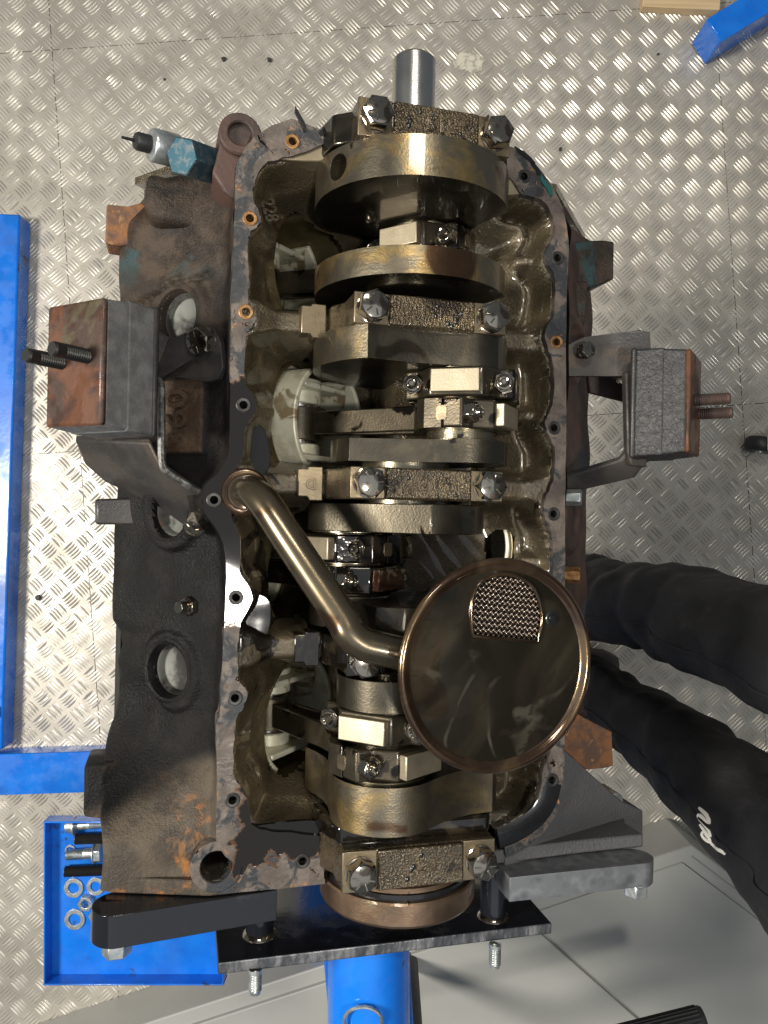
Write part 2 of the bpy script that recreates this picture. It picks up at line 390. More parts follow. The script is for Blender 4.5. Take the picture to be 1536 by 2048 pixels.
class MB:
    def __init__(s): s.v = []; s.f = []
    def add(s, vs, fs, mat=None):
        n = len(s.v)
        if mat is not None: vs = [mat @ Vector(v) for v in vs]
        s.v += [tuple(v) for v in vs]; s.f += [tuple(i + n for i in f) for f in fs]; return s
    def box(s, c, size, mat=None, taper=1.0):
        x, y, z = [d / 2 for d in size]; vs = []
        for k, t in ((-1, 1), (1, taper)):
            for a, b in ((-1, -1), (1, -1), (1, 1), (-1, 1)):
                vs.append((c[0] + a * x * t, c[1] + b * y * t, c[2] + k * z))
        return s.add(vs, [(3, 2, 1, 0), (4, 5, 6, 7), (0, 1, 5, 4), (1, 2, 6, 5), (2, 3, 7, 6), (3, 0, 4, 7)], mat)
    def prism(s, loop, a, b, axis='z', holes=(), mat=None):
        """loop in (x,y) for axis z, (x,z) for axis y; extruded from a to b"""
        def area2(l): return sum(l[i][0] * l[(i + 1) % len(l)][1] - l[(i + 1) % len(l)][0] * l[i][1] for i in range(len(l)))
        loops = [list(loop) if area2(loop) > 0 else list(loop)[::-1]]
        for h in holes: loops.append(list(h) if area2(h) < 0 else list(h)[::-1])
        flat = [p for l in loops for p in l]
        tri = tessellate_polygon([[Vector((p[0], p[1], 0)) for p in l] for l in loops])
        n = len(flat)
        if axis == 'z': vs = [(p[0], p[1], a) for p in flat] + [(p[0], p[1], b) for p in flat]
        else: vs = [(p[0], a, p[1]) for p in flat] + [(p[0], b, p[1]) for p in flat]
        fs = []
        for t in tri:
            A, B, C = [flat[i] for i in t]
            if (B[0] - A[0]) * (C[1] - A[1]) - (C[0] - A[0]) * (B[1] - A[1]) < 0: t = t[::-1]
            fs.append(tuple(i + n for i in t)); fs.append(tuple(t[::-1]))
        o = 0
        for l in loops:
            m = len(l)
            for i in range(m):
                j = (i + 1) % m
                fs.append((o + i, o + j, o + j + n, o + i + n))
            o += m
        if axis == 'y': fs = [f[::-1] for f in fs]
        return s.add(vs, fs, mat)
    def cyl(s, p0, p1, r0, r1=None, n=24, caps=True, rot=0.0):
        r1 = r0 if r1 is None else r1
        p0, p1 = Vector(p0), Vector(p1); d = (p1 - p0).normalized()
        q = d.to_track_quat('Z', 'Y').to_matrix()
        vs = []
        for p, r in ((p0, r0), (p1, r1)):
            for i in range(n):
                a = 2 * math.pi * i / n + rot
                vs.append(p + q @ Vector((math.cos(a) * r, math.sin(a) * r, 0)))
        fs = [(i, (i + 1) % n, n + (i + 1) % n, n + i) for i in range(n)]
        if caps: fs += [tuple(range(n))[::-1], tuple(range(n, 2 * n))]
        return s.add(vs, fs)
    def lathe(s, prof, origin=(0, 0, 0), axis=(0, 0, 1), n=32, close=False):
        o = Vector(origin); q = Vector(axis).to_track_quat('Z', 'Y').to_matrix()
        vs = []; fs = []; m = len(prof)
        for i in range(n):
            a = 2 * math.pi * i / n
            for r, h in prof: vs.append(o + q @ Vector((math.cos(a) * r, math.sin(a) * r, h)))
        for i in range(n):
            j = (i + 1) % n
            for k in range(m if close else m - 1):
                k2 = (k + 1) % m
                fs.append((i * m + k, j * m + k, j * m + k2, i * m + k2))
        return s.add(vs, fs)
    def tube(s, pts, rad, n=12, caps=True, closed=False):
        P = [Vector(p) for p in pts]; m = len(P)
        R = rad if isinstance(rad, (list, tuple)) else [rad] * m
        vs = []; fs = []; ref = None
        for i in range(m):
            if closed: t = P[(i + 1) % m] - P[i - 1]
            else: t = P[min(i + 1, m - 1)] - P[max(i - 1, 0)]
            t.normalize()
            if ref is None: ref = t.orthogonal().normalized()
            ref = (ref - t * ref.dot(t)).normalized(); b = t.cross(ref)
            for k in range(n):
                a = 2 * math.pi * k / n
                vs.append(P[i] + (ref * math.cos(a) + b * math.sin(a)) * R[i])
        for i in range(m if closed else m - 1):
            for k in range(n):
                i2 = (i + 1) % m
                fs.append((i * n + k, i * n + (k + 1) % n, i2 * n + (k + 1) % n, i2 * n + k))
        if caps and not closed: fs += [tuple(range(n))[::-1], tuple(range((m - 1) * n, m * n))]
        return s.add(vs, fs)
    def sphere(s, c, r, sc=(1, 1, 1), nu=12, nv=8):
        vs = []; fs = []
        for j in range(nv + 1):
            th = math.pi * j / nv
            for i in range(nu):
                a = 2 * math.pi * i / nu
                vs.append((c[0] + r * sc[0] * math.sin(th) * math.cos(a), c[1] + r * sc[1] * math.sin(th) * math.sin(a), c[2] + r * sc[2] * math.cos(th)))
        for j in range(nv):
            for i in range(nu):
                fs.append((j * nu + i, (j + 1) * nu + i, (j + 1) * nu + (i + 1) % nu, j * nu + (i + 1) % nu))
        return s.add(vs, fs)
    def mesh(s, name):
        me = bpy.data.meshes.new(name)
        me.from_pydata([(v[0] / 1000, v[1] / 1000, v[2] / 1000) for v in s.v], [], s.f)
        me.update(); return me
    def build(s, name, mat, parent=None, bev=0.0, ang=35, seg=2, smooth=True, fix=False):
        me = s.mesh(name)
        if fix:
            bm = bmesh.new(); bm.from_mesh(me); bmesh.ops.remove_doubles(bm, verts=bm.verts, dist=1e-6)
            bmesh.ops.recalc_face_normals(bm, faces=bm.faces); bm.to_mesh(me); bm.free()
        return link(name, me, mat, parent, smooth, ang, bev, seg)

def circ(cx, cy, r, n=20): return [(cx + r * math.cos(2 * math.pi * i / n), cy + r * math.sin(2 * math.pi * i / n)) for i in range(n)]
def catmull(pts, k=6, closed=False):
    P = [np.array(p, float) for p in pts]; n = len(P); out = []
    for i in range(n if closed else n - 1):
        g = lambda j: P[j % n] if closed else P[max(0, min(n - 1, j))]
        a, b, c, d = g(i - 1), g(i), g(i + 1), g(i + 2)
        for t in np.linspace(0, 1, k, endpoint=False):
            out.append(.5 * ((2 * b) + (-a + c) * t + (2 * a - 5 * b + 4 * c - d) * t * t + (-a + 3 * b - 3 * c + d) * t ** 3))
    if not closed: out.append(P[-1])
    return [tuple(p) for p in out]
def empty(name, label=None, cat=None, group=None, mat=None, size=.05):
    o = bpy.data.objects.new(name, None); COL.objects.link(o); o.empty_display_size = size
    if mat is not None: o.matrix_world = mat
    tag(o, label, cat, group); return o
def tag(o, label=None, cat=None, group=None, kind=None):
    if label: o['label'] = label
    if cat: o['category'] = cat
    if group: o['group'] = group
    if kind: o['kind'] = kind
    return o
def copy_tree(o, parent=None):
    c = o.copy(); COL.objects.link(c); c.parent = parent
    for ch in list(o.children): copy_tree(ch, c)
    return c
def text_mesh(txt, size, depth, mat4):
    cu = bpy.data.curves.new("t", 'FONT'); cu.body = txt; cu.size = size / 1000; cu.extrude = depth / 2000
    cu.align_x = 'CENTER'; cu.align_y = 'CENTER'; cu.bevel_depth = .0004; cu.resolution_u = 3
    o = bpy.data.objects.new("t", cu)
    me = bpy.data.meshes.new_from_object(o)
    me.transform(Matrix.Translation(Vector(mat4.translation) / 1000) @ mat4.to_3x3().to_4x4())
    bpy.data.objects.remove(o); bpy.data.curves.remove(cu)
    return me
def boolean(o, cutter_mb):
    c = bpy.data.objects.new("cut", cutter_mb.mesh("cut")); COL.objects.link(c)
    c.matrix_world = o.matrix_world
    bo = o.modifiers.new("b", 'BOOLEAN'); bo.object = c; bo.solver = 'EXACT'; bo.operation = 'DIFFERENCE'
    mods = [m for m in o.modifiers if m.type == 'BEVEL']
    par = o.parent; o.parent = None; o.matrix_world = Matrix(); c.matrix_world = Matrix()
    for m in mods: m.show_viewport = False
    dg = bpy.context.evaluated_depsgraph_get(); dg.update()
    me = bpy.data.meshes.new_from_object(o.evaluated_get(dg))
    o.modifiers.remove(bo); old = o.data; o.data = me
    for m in mods: m.show_viewport = True
    o.parent = par
    bpy.data.objects.remove(c); bpy.data.meshes.remove(old)
def sstep(a, b, x):
    t = np.clip((x - a) / (b - a), 0, 1); return t * t * (3 - 2 * t)

# ================================================================== SETTING: the floor
FA = RAD(4.0)
def build_floor():
    base = MB(); base.box((0, 0, -14), (5200, 5200, 20))
    fl = base.build("floor", 'gap', None, smooth=False); tag(fl, kind='structure')
    c, s_ = math.cos(FA), math.sin(FA)
    def to_f(p): return (p.x * c + p.y * s_, -p.x * s_ + p.y * c)
    vx = to_f(wz(1470, 600))[0]; hy2 = to_f(wz(1230, 827))[1]; hy1 = to_f(wz(1130, 28))[1]
    xs = [-2400, vx - 1250, vx, vx + 1250, 2500]; ys = [-2400, hy2 - 1250, hy2, hy1, 2400]
    Rf = Matrix.Rotation(FA, 4, 'Z')
    for i in range(len(xs) - 1):
        for j in range(len(ys) - 1):
            g = .7
            mb = MB(); mb.box(((xs[i] + xs[i + 1]) / 2, (ys[j] + ys[j + 1]) / 2, -2), (xs[i + 1] - xs[i] - 2 * g, ys[j + 1] - ys[j] - 2 * g, 4), Rf)
            mb.build("tread_plate", 'floor', fl, smooth=False)
    # raised bars, blocks of five alternating in direction on a lattice turned 45 degrees
    P = 33.0; mb_v = []; mb_f = []
    lens = [(-1, 0, 0), (-.45, .5, 0), (.45, .5, 0), (1, 0, 0), (.45, -.5, 0), (-.45, -.5, 0), (-.5, 0, 1), (.5, 0, 1)]
    faces = [(0, 5, 6), (0, 6, 1), (1, 6, 7, 2), (2, 7, 3), (3, 7, 4), (4, 7, 6, 5)]
    rot = FA + RAD(45) - RAD(6)
    cr, sr = math.cos(rot), math.sin(rot)
    rnd = random.Random(3)
    N = 72
    for i in range(-N, N):
        for j in range(-N, N):
            cx, cy = (i + .5) * P, (j + .5) * P
            X0, Y0 = cx * cr - cy * sr, cx * sr + cy * cr
            if abs(X0) > 1500 or abs(Y0) > 1750: continue
            a = rot + (0 if (i + j) % 2 else math.pi / 2)
            ca, sa = math.cos(a), math.sin(a)
            for k in range(5):
                off = (k - 2) * 6.0; wear = .75 + .5 * mnoise.noise(Vector((X0 * .006, Y0 * .006, 3.0))) + rnd.uniform(-.12, .12); L = 15.2 - abs(k - 2) * .5; hgt = 1.75
                o = len(mb_v)
                for u, v, w in lens:
                    lx = u * L; ly = off + v * 4.4 + 1.1 * (u * u)
                    mb_v.append((X0 + lx * ca - ly * sa, Y0 + lx * sa + ly * ca, w * hgt * wear))
                mb_f += [tuple(q + o for q in f) for f in faces]
    m = MB(); m.v = mb_v; m.f = mb_f
    b = m.build("tread_bars", 'bars', fl, smooth=True, ang=60); tag(b, kind='stuff')
build_floor()
# ================================================================== ENGINE BLOCK (upside down, on the stand)
ENG = empty("engine_block", "upside-down rusty black eight-cylinder engine block with its sump side open, bolted to the stand", "engine", None, E_M, .1)
RZ = 14.0                                                   # pan rail height over the crank axis
OUT_L = [(676, 256), (640, 258), (610, 246), (583, 238), (556, 246), (520, 266), (494, 292), (478, 318), (472, 345), (468, 450), (465, 542), (462, 680), (460, 790), (459, 880), (455, 915), (437, 945), (414, 966),
         (404, 995), (411, 1026), (430, 1056), (447, 1088), (452, 1155), (449, 1249), (442, 1358), (440, 1425), (433, 1445), (433, 1500), (435, 1560), (432, 1640), (436, 1690), (462, 1722), (520, 1748), (580, 1758), (648, 1760)]
IN_L = [(676, 276), (640, 290), (600, 308), (556, 318), (530, 327), (513, 352), (505, 387), (512, 413), (522, 439), (513, 455), (499, 467), (494, 497), (496, 523), (499, 564), (496, 596), (500, 620), (512, 636), (503, 655), (492, 670), (489, 715), (491, 765),
        (505, 787), (514, 810), (508, 830), (495, 846), (489, 872), (487, 908), (467, 945), (458, 985), (460, 1015), (470, 1050), (481, 1085), (480, 1140), (494, 1168), (505, 1192), (499, 1215), (482, 1245), (476, 1290), (477, 1358), (490, 1374), (496, 1390), (486, 1415),
        (472, 1440), (468, 1490), (468, 1549), (482, 1572), (492, 1592), (499, 1630), (512, 1654), (560, 1664), (648, 1672)]
OUT_R = [(1006, 292), (1030, 296), (1056, 310), (1085, 345), (1108, 378), (1126, 418), (1136, 470), (1137, 520), (1134, 601), (1132, 690), (1132, 892), (1131, 1000), (1130, 1130), (1129, 1300), (1129, 1420), (1129, 1520), (1126, 1570), (1110, 1630), (1075, 1678), (1012, 1716)]
IN_R = [(1002, 332), (1025, 362), (1045, 388), (1075, 396), (1095, 412), (1107, 440), (1110, 462), (1102, 484), (1091, 507), (1097, 530), (1109, 552), (1111, 590), (1108, 630), (1096, 652), (1089, 672), (1097, 700), (1107, 735), (1108, 790), (1100, 820), (1091, 842), (1095, 864),
        (1108, 893), (1110, 925), (1106, 962), (1094, 990), (1088, 1012), (1090, 1036), (1103, 1066), (1107, 1110), (1104, 1150), (1092, 1178), (1090, 1205), (1104, 1235), (1107, 1280), (1104, 1330), (1092, 1352), (1091, 1375), (1103, 1400), (1105, 1450), (1102, 1500), (1088, 1535), (1078, 1590), (1058, 1630), (1006, 1662)]
def loc(pts, z): return [unz(x, y, z) for x, y in pts]
outL = catmull(loc(OUT_L, RZ), 3); inL = catmull(loc(IN_L, RZ), 4)
outR = catmull(loc(OUT_R, RZ), 3); inR = catmull(loc(IN_R, RZ), 4)
MAINS = [257, 123, 0, -125, -274]
ROD_R = [202, 77, -49, -172]; ROD_L = [178, 53, -73, -196]

HOLES_L = [(585, 283), (500, 437), (492, 624), (487, 810), (428, 1000), (472, 1195), (470, 1396), (465, 1600), (605, 1722)]
HOLES_R = [(1048, 353), (1115, 516), (1113, 684), (1108, 856), (1107, 1028), (1105, 1208), (1105, 1372), (1104, 1560)]
def rail(name, out, inn, holes):
    # ragged gasket edge
    rnd = random.Random(5)
    j = lambda P, a: [(x + rnd.uniform(-a, a), y + rnd.uniform(-a, a)) for x, y in P]
    loop = j(out, .35) + j(inn, .6)[::-1]
    hs = [circ(*unz(x, y, RZ), 3.1, 14) for x, y in holes]
    r = MB().prism(loop, -7, RZ, 'z', hs).build(name, 'rail', ENG, ang=30)
    for k, (x, y) in enumerate(holes):
        cx, cy = unz(x, y, RZ)
        mat = 'brass' if (x, y) in [(585, 283), (500, 437), (492, 624), (1113, 684)] else 'black_oxide'
        MB().lathe([(5.6, RZ - 1), (5.5, RZ + .5), (4.9, RZ + .8), (3.1, RZ + .6), (2.9, RZ - 3), (3.3, RZ - 4), (2.9, RZ - 5), (3.3, RZ - 6), (2.9, RZ - 8), (0.01, RZ - 14)], (cx, cy, 0), n=18).build("bolt_hole", mat, r, ang=25)
    return r
railL = rail("pan_rail", outL, inL, HOLES_L); railR = rail("pan_rail", outR, inR, HOLES_R)

# ---- crankcase shell as a height field in engine coordinates
def build_crankcase():
    poly = inL + inR[::-1]
    st = 1.8
    gx = np.arange(-142, 142.1, st); gy = np.arange(-298, 276, st)
    X, Y = np.meshgrid(gx, gy); sh = X.shape
    px, py = X.ravel(), Y.ravel()
    inside = np.zeros(len(px), bool); n = len(poly)
    for i in range(n):
        x1, y1 = poly[i]; x2, y2 = poly[(i + 1) % n]
        cnd = ((y1 > py) != (y2 > py)) & (px < (x2 - x1) * (py - y1) / ((y2 - y1) if y2 != y1 else 1e-9) + x1)
        inside ^= cnd
    def dist(C):
        d = np.full(len(px), 1e9)
        for (x1, y1), (x2, y2) in zip(C[:-1], C[1:]):
            dx, dy = x2 - x1, y2 - y1
            t = np.clip(((px - x1) * dx + (py - y1) * dy) / (dx * dx + dy * dy + 1e-9), 0, 1)
            d = np.minimum(d, np.hypot(px - x1 - t * dx, py - y1 - t * dy))
        return d
    dl, dr = dist(inL), dist(inR); d = np.minimum(dl, dr)
    sd = np.where(inside, d, -d)
    ax = np.abs(px)
    lump = 1.6 * np.sin(px * .07 + 1) * np.sin(py * .11) + 1.2 * np.sin(px * .16 + py * .13)
    vfloor = np.maximum(-136 + ax, -118) + lump
    # bay walls: fall from the rail edge, pocket then shelf towards the bores
    pocket = np.where(px > 0, 46.0, 30.0)
    wsc = np.where(px > 0, 8.5, 11.0)
    wall = 9 - pocket * (1 - np.exp(-(np.maximum(sd, 0) / wsc) ** 1.5)) - np.maximum(sd - 16, 0) * 1.6 + lump * .8
    groove = 9 - 44 * (1 - np.exp(-(np.maximum(sd, 0) / 4.2) ** 1.6))
    barrel = -15 - ((sd - 14.5) / 6.5) ** 2 * 11 - 2.5 * np.cos((py - 15) * 2 * np.pi / 61)
    barrel = np.where(sd > 14.5, -15 - (sd - 14.5) * 1.1 - 2.5 * np.cos((py - 15) * 2 * np.pi / 61), barrel)
    scal = np.logaddexp(groove / 3, barrel / 3) * 3 + lump * .6
    wall = np.where((px > 0) & (py < 235), scal, wall)
    k = 4.0
    h = np.logaddexp(vfloor / k, wall / k) * k - 2
    # bore-to-bore web lobes
    # bulkheads
    for i, ym in enumerate(MAINS):
        ht = 10 if 0 < i < 4 else 12
        top = np.where(ax > 76, 0.0 + 8 * sstep(100, 124, ax), -1.5)
        half = ht - 3.5 * sstep(60, 85, ax) + 5 * sstep(104, 122, ax)
        e = np.maximum(np.abs(py - ym) - half, 0)
        b = top - np.where(ax > 72, 1.6 * e + .12 * e * e, 9 * e)
        kk = 3.0
        h = np.logaddexp(h / kk, b / kk) * kk
    # mid ribs on the right wall between bulkheads
    for ym in (190, 61, -62, -185):
        e = np.abs(py - ym - 2)
        b = -6 - 2.6 * np.maximum(e - 3, 0) - .9 * np.maximum(sd - 8, 0) - 5 * np.maximum(sd - 15, 0)
        h = np.where(px > 60, np.logaddexp(h / 3, b / 3) * 3, h)
        b2 = -2 - 2.0 * np.maximum(np.abs(py - ym + 8) - 4, 0) - .8 * np.maximum(sd - 5, 0) - 5 * np.maximum(sd - 15, 0)
        h = np.where(px < -60, np.logaddexp(h / 3, b2 / 3) * 3, h)
    h = np.where(sd < 1.2, 7.5, np.minimum(h, 10))
    keep = sd > -6
    for s_, bys in ((-1, ROD_L), (1, ROD_R)):
        for yb in bys:
            cutm = ((((s_ * px) - 67) / 36.6) ** 2 + ((py - yb) / 51.7) ** 2 < 1) & ((h - vfloor) < 14)
            cg = cutm.reshape(sh).astype(float)
            for _ in range(3):
                b_ = sum(np.roll(np.roll(cg, i_, 0), j_, 1) for i_ in (-2, -1, 0, 1, 2) for j_ in (-2, -1, 0, 1, 2)) / 25
                cg = (b_ > .5).astype(float)
            keep &= ~(cg.ravel() > .5)
    idx = np.arange(len(px)).reshape(sh); K = keep.reshape(sh)
    q = K[:-1, :-1] & K[1:, :-1] & K[:-1, 1:] & K[1:, 1:]
    f = np.stack([idx[:-1, :-1][q], idx[:-1, 1:][q], idx[1:, 1:][q], idx[1:, :-1][q]], 1)
    used = np.unique(f); remap = np.full(len(px), -1); remap[used] = np.arange(len(used))
    me = bpy.data.meshes.new("crankcase")
    co = np.stack([px[used], py[used], h[used]], 1) / 1000
    me.from_pydata(co.tolist(), [], remap[f].tolist()); me.update()
    o = link("crankcase", me, 'inner', ENG, True, 80)
    # cylinder bores with a chamfered lip
    q2 = math.sqrt(.5)
    for s_, bys in ((-1, ROD_L), (1, ROD_R)):
        for yb in bys:
            a = Vector((s_ * q2, 0, -q2))
            MB().lathe([(55.5, 92), (55, 96.5), (53, 96), (51.8, 98.5), (51.8, 236), (56, 236), (56, 92)], Vector((0, yb, 0)), a, 48, True).build("cylinder_bore", 'bore', ENG, ang=30)
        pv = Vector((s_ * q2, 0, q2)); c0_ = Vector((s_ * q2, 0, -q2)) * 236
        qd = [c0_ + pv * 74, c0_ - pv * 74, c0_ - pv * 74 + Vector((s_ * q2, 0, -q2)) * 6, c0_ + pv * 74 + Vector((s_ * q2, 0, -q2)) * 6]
        MB().prism([(p.x, p.z) for p in qd], -292, 222, 'y').build("deck_light_block", 'dark', ENG)  # unseen dark slab added below the bank to block light and floor view
build_crankcase()
# valley floor between the banks closes the view to the floor below
MB().prism([(-165, -165), (0, -150), (165, -165), (165, -175), (0, -160), (-165, -175)], -295, 262, 'y').build("valley_floor", 'inner', ENG)
MB().prism([(-215, -110), (-132, -12), (132, -12), (215, -110), (110, -225), (0, -158), (-110, -225)], 256, 262, 'y').build("front_face", 'inner', ENG)
# front wall, pale machined band each side of the front cap
fl_ = loc([(676, 262), (640, 275), (600, 300), (556, 318), (610, 322), (700, 322), (720, 290)], 11.5)
MB().prism(fl_, -30, 11.5, 'z').build("front_wall", 'beige', ENG, 1.0)
fr_ = loc([(985, 300), (1005, 318), (1040, 372), (1045, 388), (985, 392), (975, 330)], 11.5)
MB().prism(fr_, -30, 11.5, 'z').build("front_wall", 'beige', ENG, 1.0)

# ---- outside of the block
EDGE_L = [(292, 335), (287, 395), (240, 450), (240, 520), (243, 600), (240, 700), (236, 900), (228, 1000), (226, 1060), (224, 1240), (236, 1262), (238, 1290), (224, 1325), (219, 1440), (205, 1495), (196, 1530), (200, 1600), (212, 1660), (211, 1780)]
eL = [unz(x, y, -105) for x, y in EDGE_L]
eLy = np.array([p[1] for p in eL])[::-1]; eLx = np.array([p[0] for p in eL])[::-1]
oLy = np.array([p[1] for p in outL])[::-1]; oLx = np.array([p[0] for p in outL])[::-1]
srt = np.argsort(oLy); oLy, oLx = oLy[srt], oLx[srt]
PLUGS = [(362, 640), (345, 1022), (345, 1337)]
def side_surface(side):
    REAR_C = uny(211, 1786, -303) if side < 0 else (-uny(1286, 1694, -303)[0], uny(1286, 1694, -303)[1])
    ys = np.arange(-300 if side < 0 else -222, 252, 1.6); ns = 86
    ss = np.linspace(0, 1, ns)
    pts = np.zeros((len(ys), ns, 3))
    for i, y in enumerate(ys):
        if side < 0:
            xr = min(np.interp(y, oLy, oLx), -118) + 1.5
            xe = np.interp(y, eLy, eLx)
        else:
            xr = -134 if y < 215 else -134 + (y - 215) * .75; xe = -222 if y > -215 else -226
            xr = max(xr, -134)
        t = float(sstep(-205, -275, np.array(y))) if side < 0 else 0.0
        # front taper: the wall comes in towards the front
        A = np.array([xr, 11.0]); B = np.array([xr - 3 - 2 * t, -20 + 22 * t]); C = np.array([xe, -105.0]) * (1 - t) + np.array([REAR_C[0] - 1, REAR_C[1] - 1]) * t; D = C + np.array([4, -24.0])
        L = [np.linalg.norm(B - A), np.linalg.norm(C - B), np.linalg.norm(D - C)]
        tot = sum(L)
        for j, s_ in enumerate(ss):
            d = s_ * tot
            if d < L[0]: p = A + (B - A) * d / L[0]
            elif d < L[0] + L[1]: p = B + (C - B) * (d - L[0]) / L[1]
            else: p = C + (D - C) * (d - L[0] - L[1]) / L[2]
            pts[i, j] = (p[0], y, p[1])
    # round the profile a little
    for _ in range(7):
        q = pts.copy(); q[:, 1:-1] = (pts[:, :-2] + 2 * pts[:, 1:-1] + pts[:, 2:]) / 4; pts = q
    nrm = np.array([-.707, 0, .707])
    x, y = pts[:, :, 0], pts[:, :, 1]; z = pts[:, :, 2]
    disp = 1.2 * np.sin(y * .05 + x * .03) + .8 * np.sin(x * .12 - y * .09)
    # diagonal webs and front scarf (casting lines)
    if side < 0:
        yl = 172 + (x + 137) * .28
        disp += 2.5 * sstep(-2.5, 0, y - yl) - 1.5 * sstep(0, 14, y - yl) - 4.0 * np.exp(-((y - yl + 3) / 2.2) ** 2) * sstep(-150, -160, x)
        disp += 4 * np.exp(-((y - 215) / 18) ** 2) * sstep(-150, -175, x) + 4 * np.exp(-((x + 140) / 10) ** 2 - ((y - 190) / 12) ** 2)
        disp += 3 * np.exp(-((x + 205) / 14) ** 2) * sstep(150, 170, y) * (1 - sstep(205, 222, y))
        # crease of the bell housing gusset
        yc = -216 + (x + 137) * .35
        disp += 5 * sstep(4, -10, y - yc) * sstep(-140, -155, x)
        disp -= 9 * np.exp(-((y + 178) / 24) ** 2) * sstep(-165, -215, x)
        # pad with the displacement figure
        pa = unz(332, 760, -55); pb = unz(398, 905, -50)
        inx = sstep(-3, 0, x - (pa[0] - 2)) * sstep(3, 0, x - (pb[0] + 2)) * sstep(-3, 0, y - (pb[1])) * sstep(3, 0, y - pa[1])
        disp += 3.0 * inx
    cut = np.zeros(x.shape, bool)
    centers = []
    for px_, py_ in PLUGS:
        c2 = unz(px_, py_, -62)
        r = np.hypot((x - c2[0]) * 1.4, y - c2[1])
        disp += 4.5 * sstep(34, 29, r) * sstep(20, 24, r)
        cut |= r < 22.5
        centers.append(c2)
    if side > 0: cut[:] = False
    pts = pts + disp[:, :, None] * nrm
    V = pts.reshape(-1, 3).copy()
    if side > 0: V[:, 0] *= -1
    nn = ns; F = []
    for i in range(len(ys) - 1):
        for j in range(ns - 1):
            if cut[i, j] and cut[i + 1, j + 1]: continue
            a, b, c, d = i * nn + j, i * nn + j + 1, (i + 1) * nn + j + 1, (i + 1) * nn + j
            if side < 0:
                hx, hy = HOLE_REAR
                if np.hypot(pts[i, j, 0] - hx, pts[i, j, 1] - hy) < 12: continue
            F.append((a, b, c, d) if side < 0 else (d, c, b, a))
    m = MB(); m.v = [tuple(v) for v in V]; m.f = F
    o = m.build("side_wall", 'outer' if side < 0 else 'rust_wall', ENG, ang=60)
    return o, centers
HOLE_REAR = unz(433, 1735, RZ)
sideL, plugc = side_surface(-1); sideR, _ = side_surface(1)
# core plugs set back in their holes
for c2 in plugc:
    n_ = Vector((-.707, 0, .707)); o_ = Vector((c2[0], c2[1], -62 + (0)))
    # find the slope height at this x
    zc = -20 - (-138 - c2[0]) * .98
    o_ = Vector((c2[0], c2[1], zc))
    MB().lathe([(27.5, 1.5), (26, 6), (24, 7), (22, 6), (20.6, 2), (20.6, -12)], o_, n_, 36).build("plug_bore", 'outer', sideL, ang=30)
    MB().lathe([(20.6, -3), (19.6, -2.5), (18.6, -4), (18, -9), (16, -10), (0.01, -10)], o_, n_, 36).build("core_plug", 'plug', sideL, ang=30)
# raised engine size figures on the left wall
pc = unz(363, 838, -46)
n_ = Vector((-.707, 0, .707)); u_ = Vector((0, 1, 0)); v_ = Vector((-.707, 0, -.707))   # text runs forward, tops to the left
tm = Matrix((( u_.x, v_.x, n_.x, 0), (u_.y, v_.y, n_.y, 0), (u_.z, v_.z, n_.z, 0), (0, 0, 0, 1)))
zt = -20 - (-138 - pc[0]) * .98
tm.translation = Vector((pc[0], pc[1], zt)) + n_ * 3.6
t360 = text_mesh("360", 33, 5, tm); link("casting_number", t360, 'outer', sideL, True, 40)

# rear flange, lugs, bosses
fA = uny(211, 1786, -303); fB = uny(1286, 1694, -303)
print("flange corners", fA, fB)
fo = [(fA[0], fA[1]), (fA[0] + 2, fA[1] - 50), (-205, -150), (-150, -160), (-60, -160), (-60, -66), (60, -66), (60, -160), (150, -160), (205, -150), (fB[0] - 2, fB[1] - 50), (fB[0], fB[1]), (150, 6), (64, 10), (64, -2), (-64, -2), (-64, 10), (-150, 11)]
fl_half = [(fA[0], fA[1]), (fA[0] + 2, fA[1] - 50), (-205, -150), (-150, -160), (-60, -160), (-60, -66), (-1, -66), (-1, -2), (-64, -2), (-64, 10), (-150, 11)]
MB().prism(fl_half, -303, -292, 'y').build("bell_housing_flange", 'outer', ENG, 1.5)
fr_half = [(1, -66), (60, -66), (60, -160), (150, -160), (205, -150), (fB[0] - 2, fB[1] - 50), (fB[0], fB[1]), (150, 6), (64, 10), (64, -2), (1, -2)]
MB().prism(fr_half, -303, -292, 'y').build("bell_housing_flange", 'outer_grey', ENG, 1.5)
bh = HOLE_REAR
MB().lathe([(11.5, -40), (11.5, RZ - 1.4), (12.2, RZ - .5), (18.2, RZ - .5), (18.8, RZ - 1.2), (19, -12), (19, -40)], (bh[0], bh[1], 0), n=40, close=True).build("dowel_boss", 'rail', ENG, ang=30)
# the flat behind the rail corner that joins the boss
fpoly = loc([(436, 1640), (432, 1690), (400, 1700), (388, 1735), (400, 1776), (440, 1788), (560, 1778), (650, 1768), (650, 1758), (580, 1758), (520, 1748), (462, 1722), (438, 1690)], RZ - 1)
MB().prism(fpoly, -6, RZ - 1.2, 'z', [circ(bh[0], bh[1], 12.4, 30)]).build("rear_ledge", 'rail', ENG, ang=30)
frp = loc([(1128, 1500), (1240, 1600), (1286, 1622), (1286, 1694), (1010, 1745), (1010, 1716), (1075, 1678), (1110, 1630), (1126, 1570)], RZ - 3)
rb = MB()
q = [(x, y) for x, y in frp]
def zr(x): return (RZ - 3) - max(0, x - 134) * .42
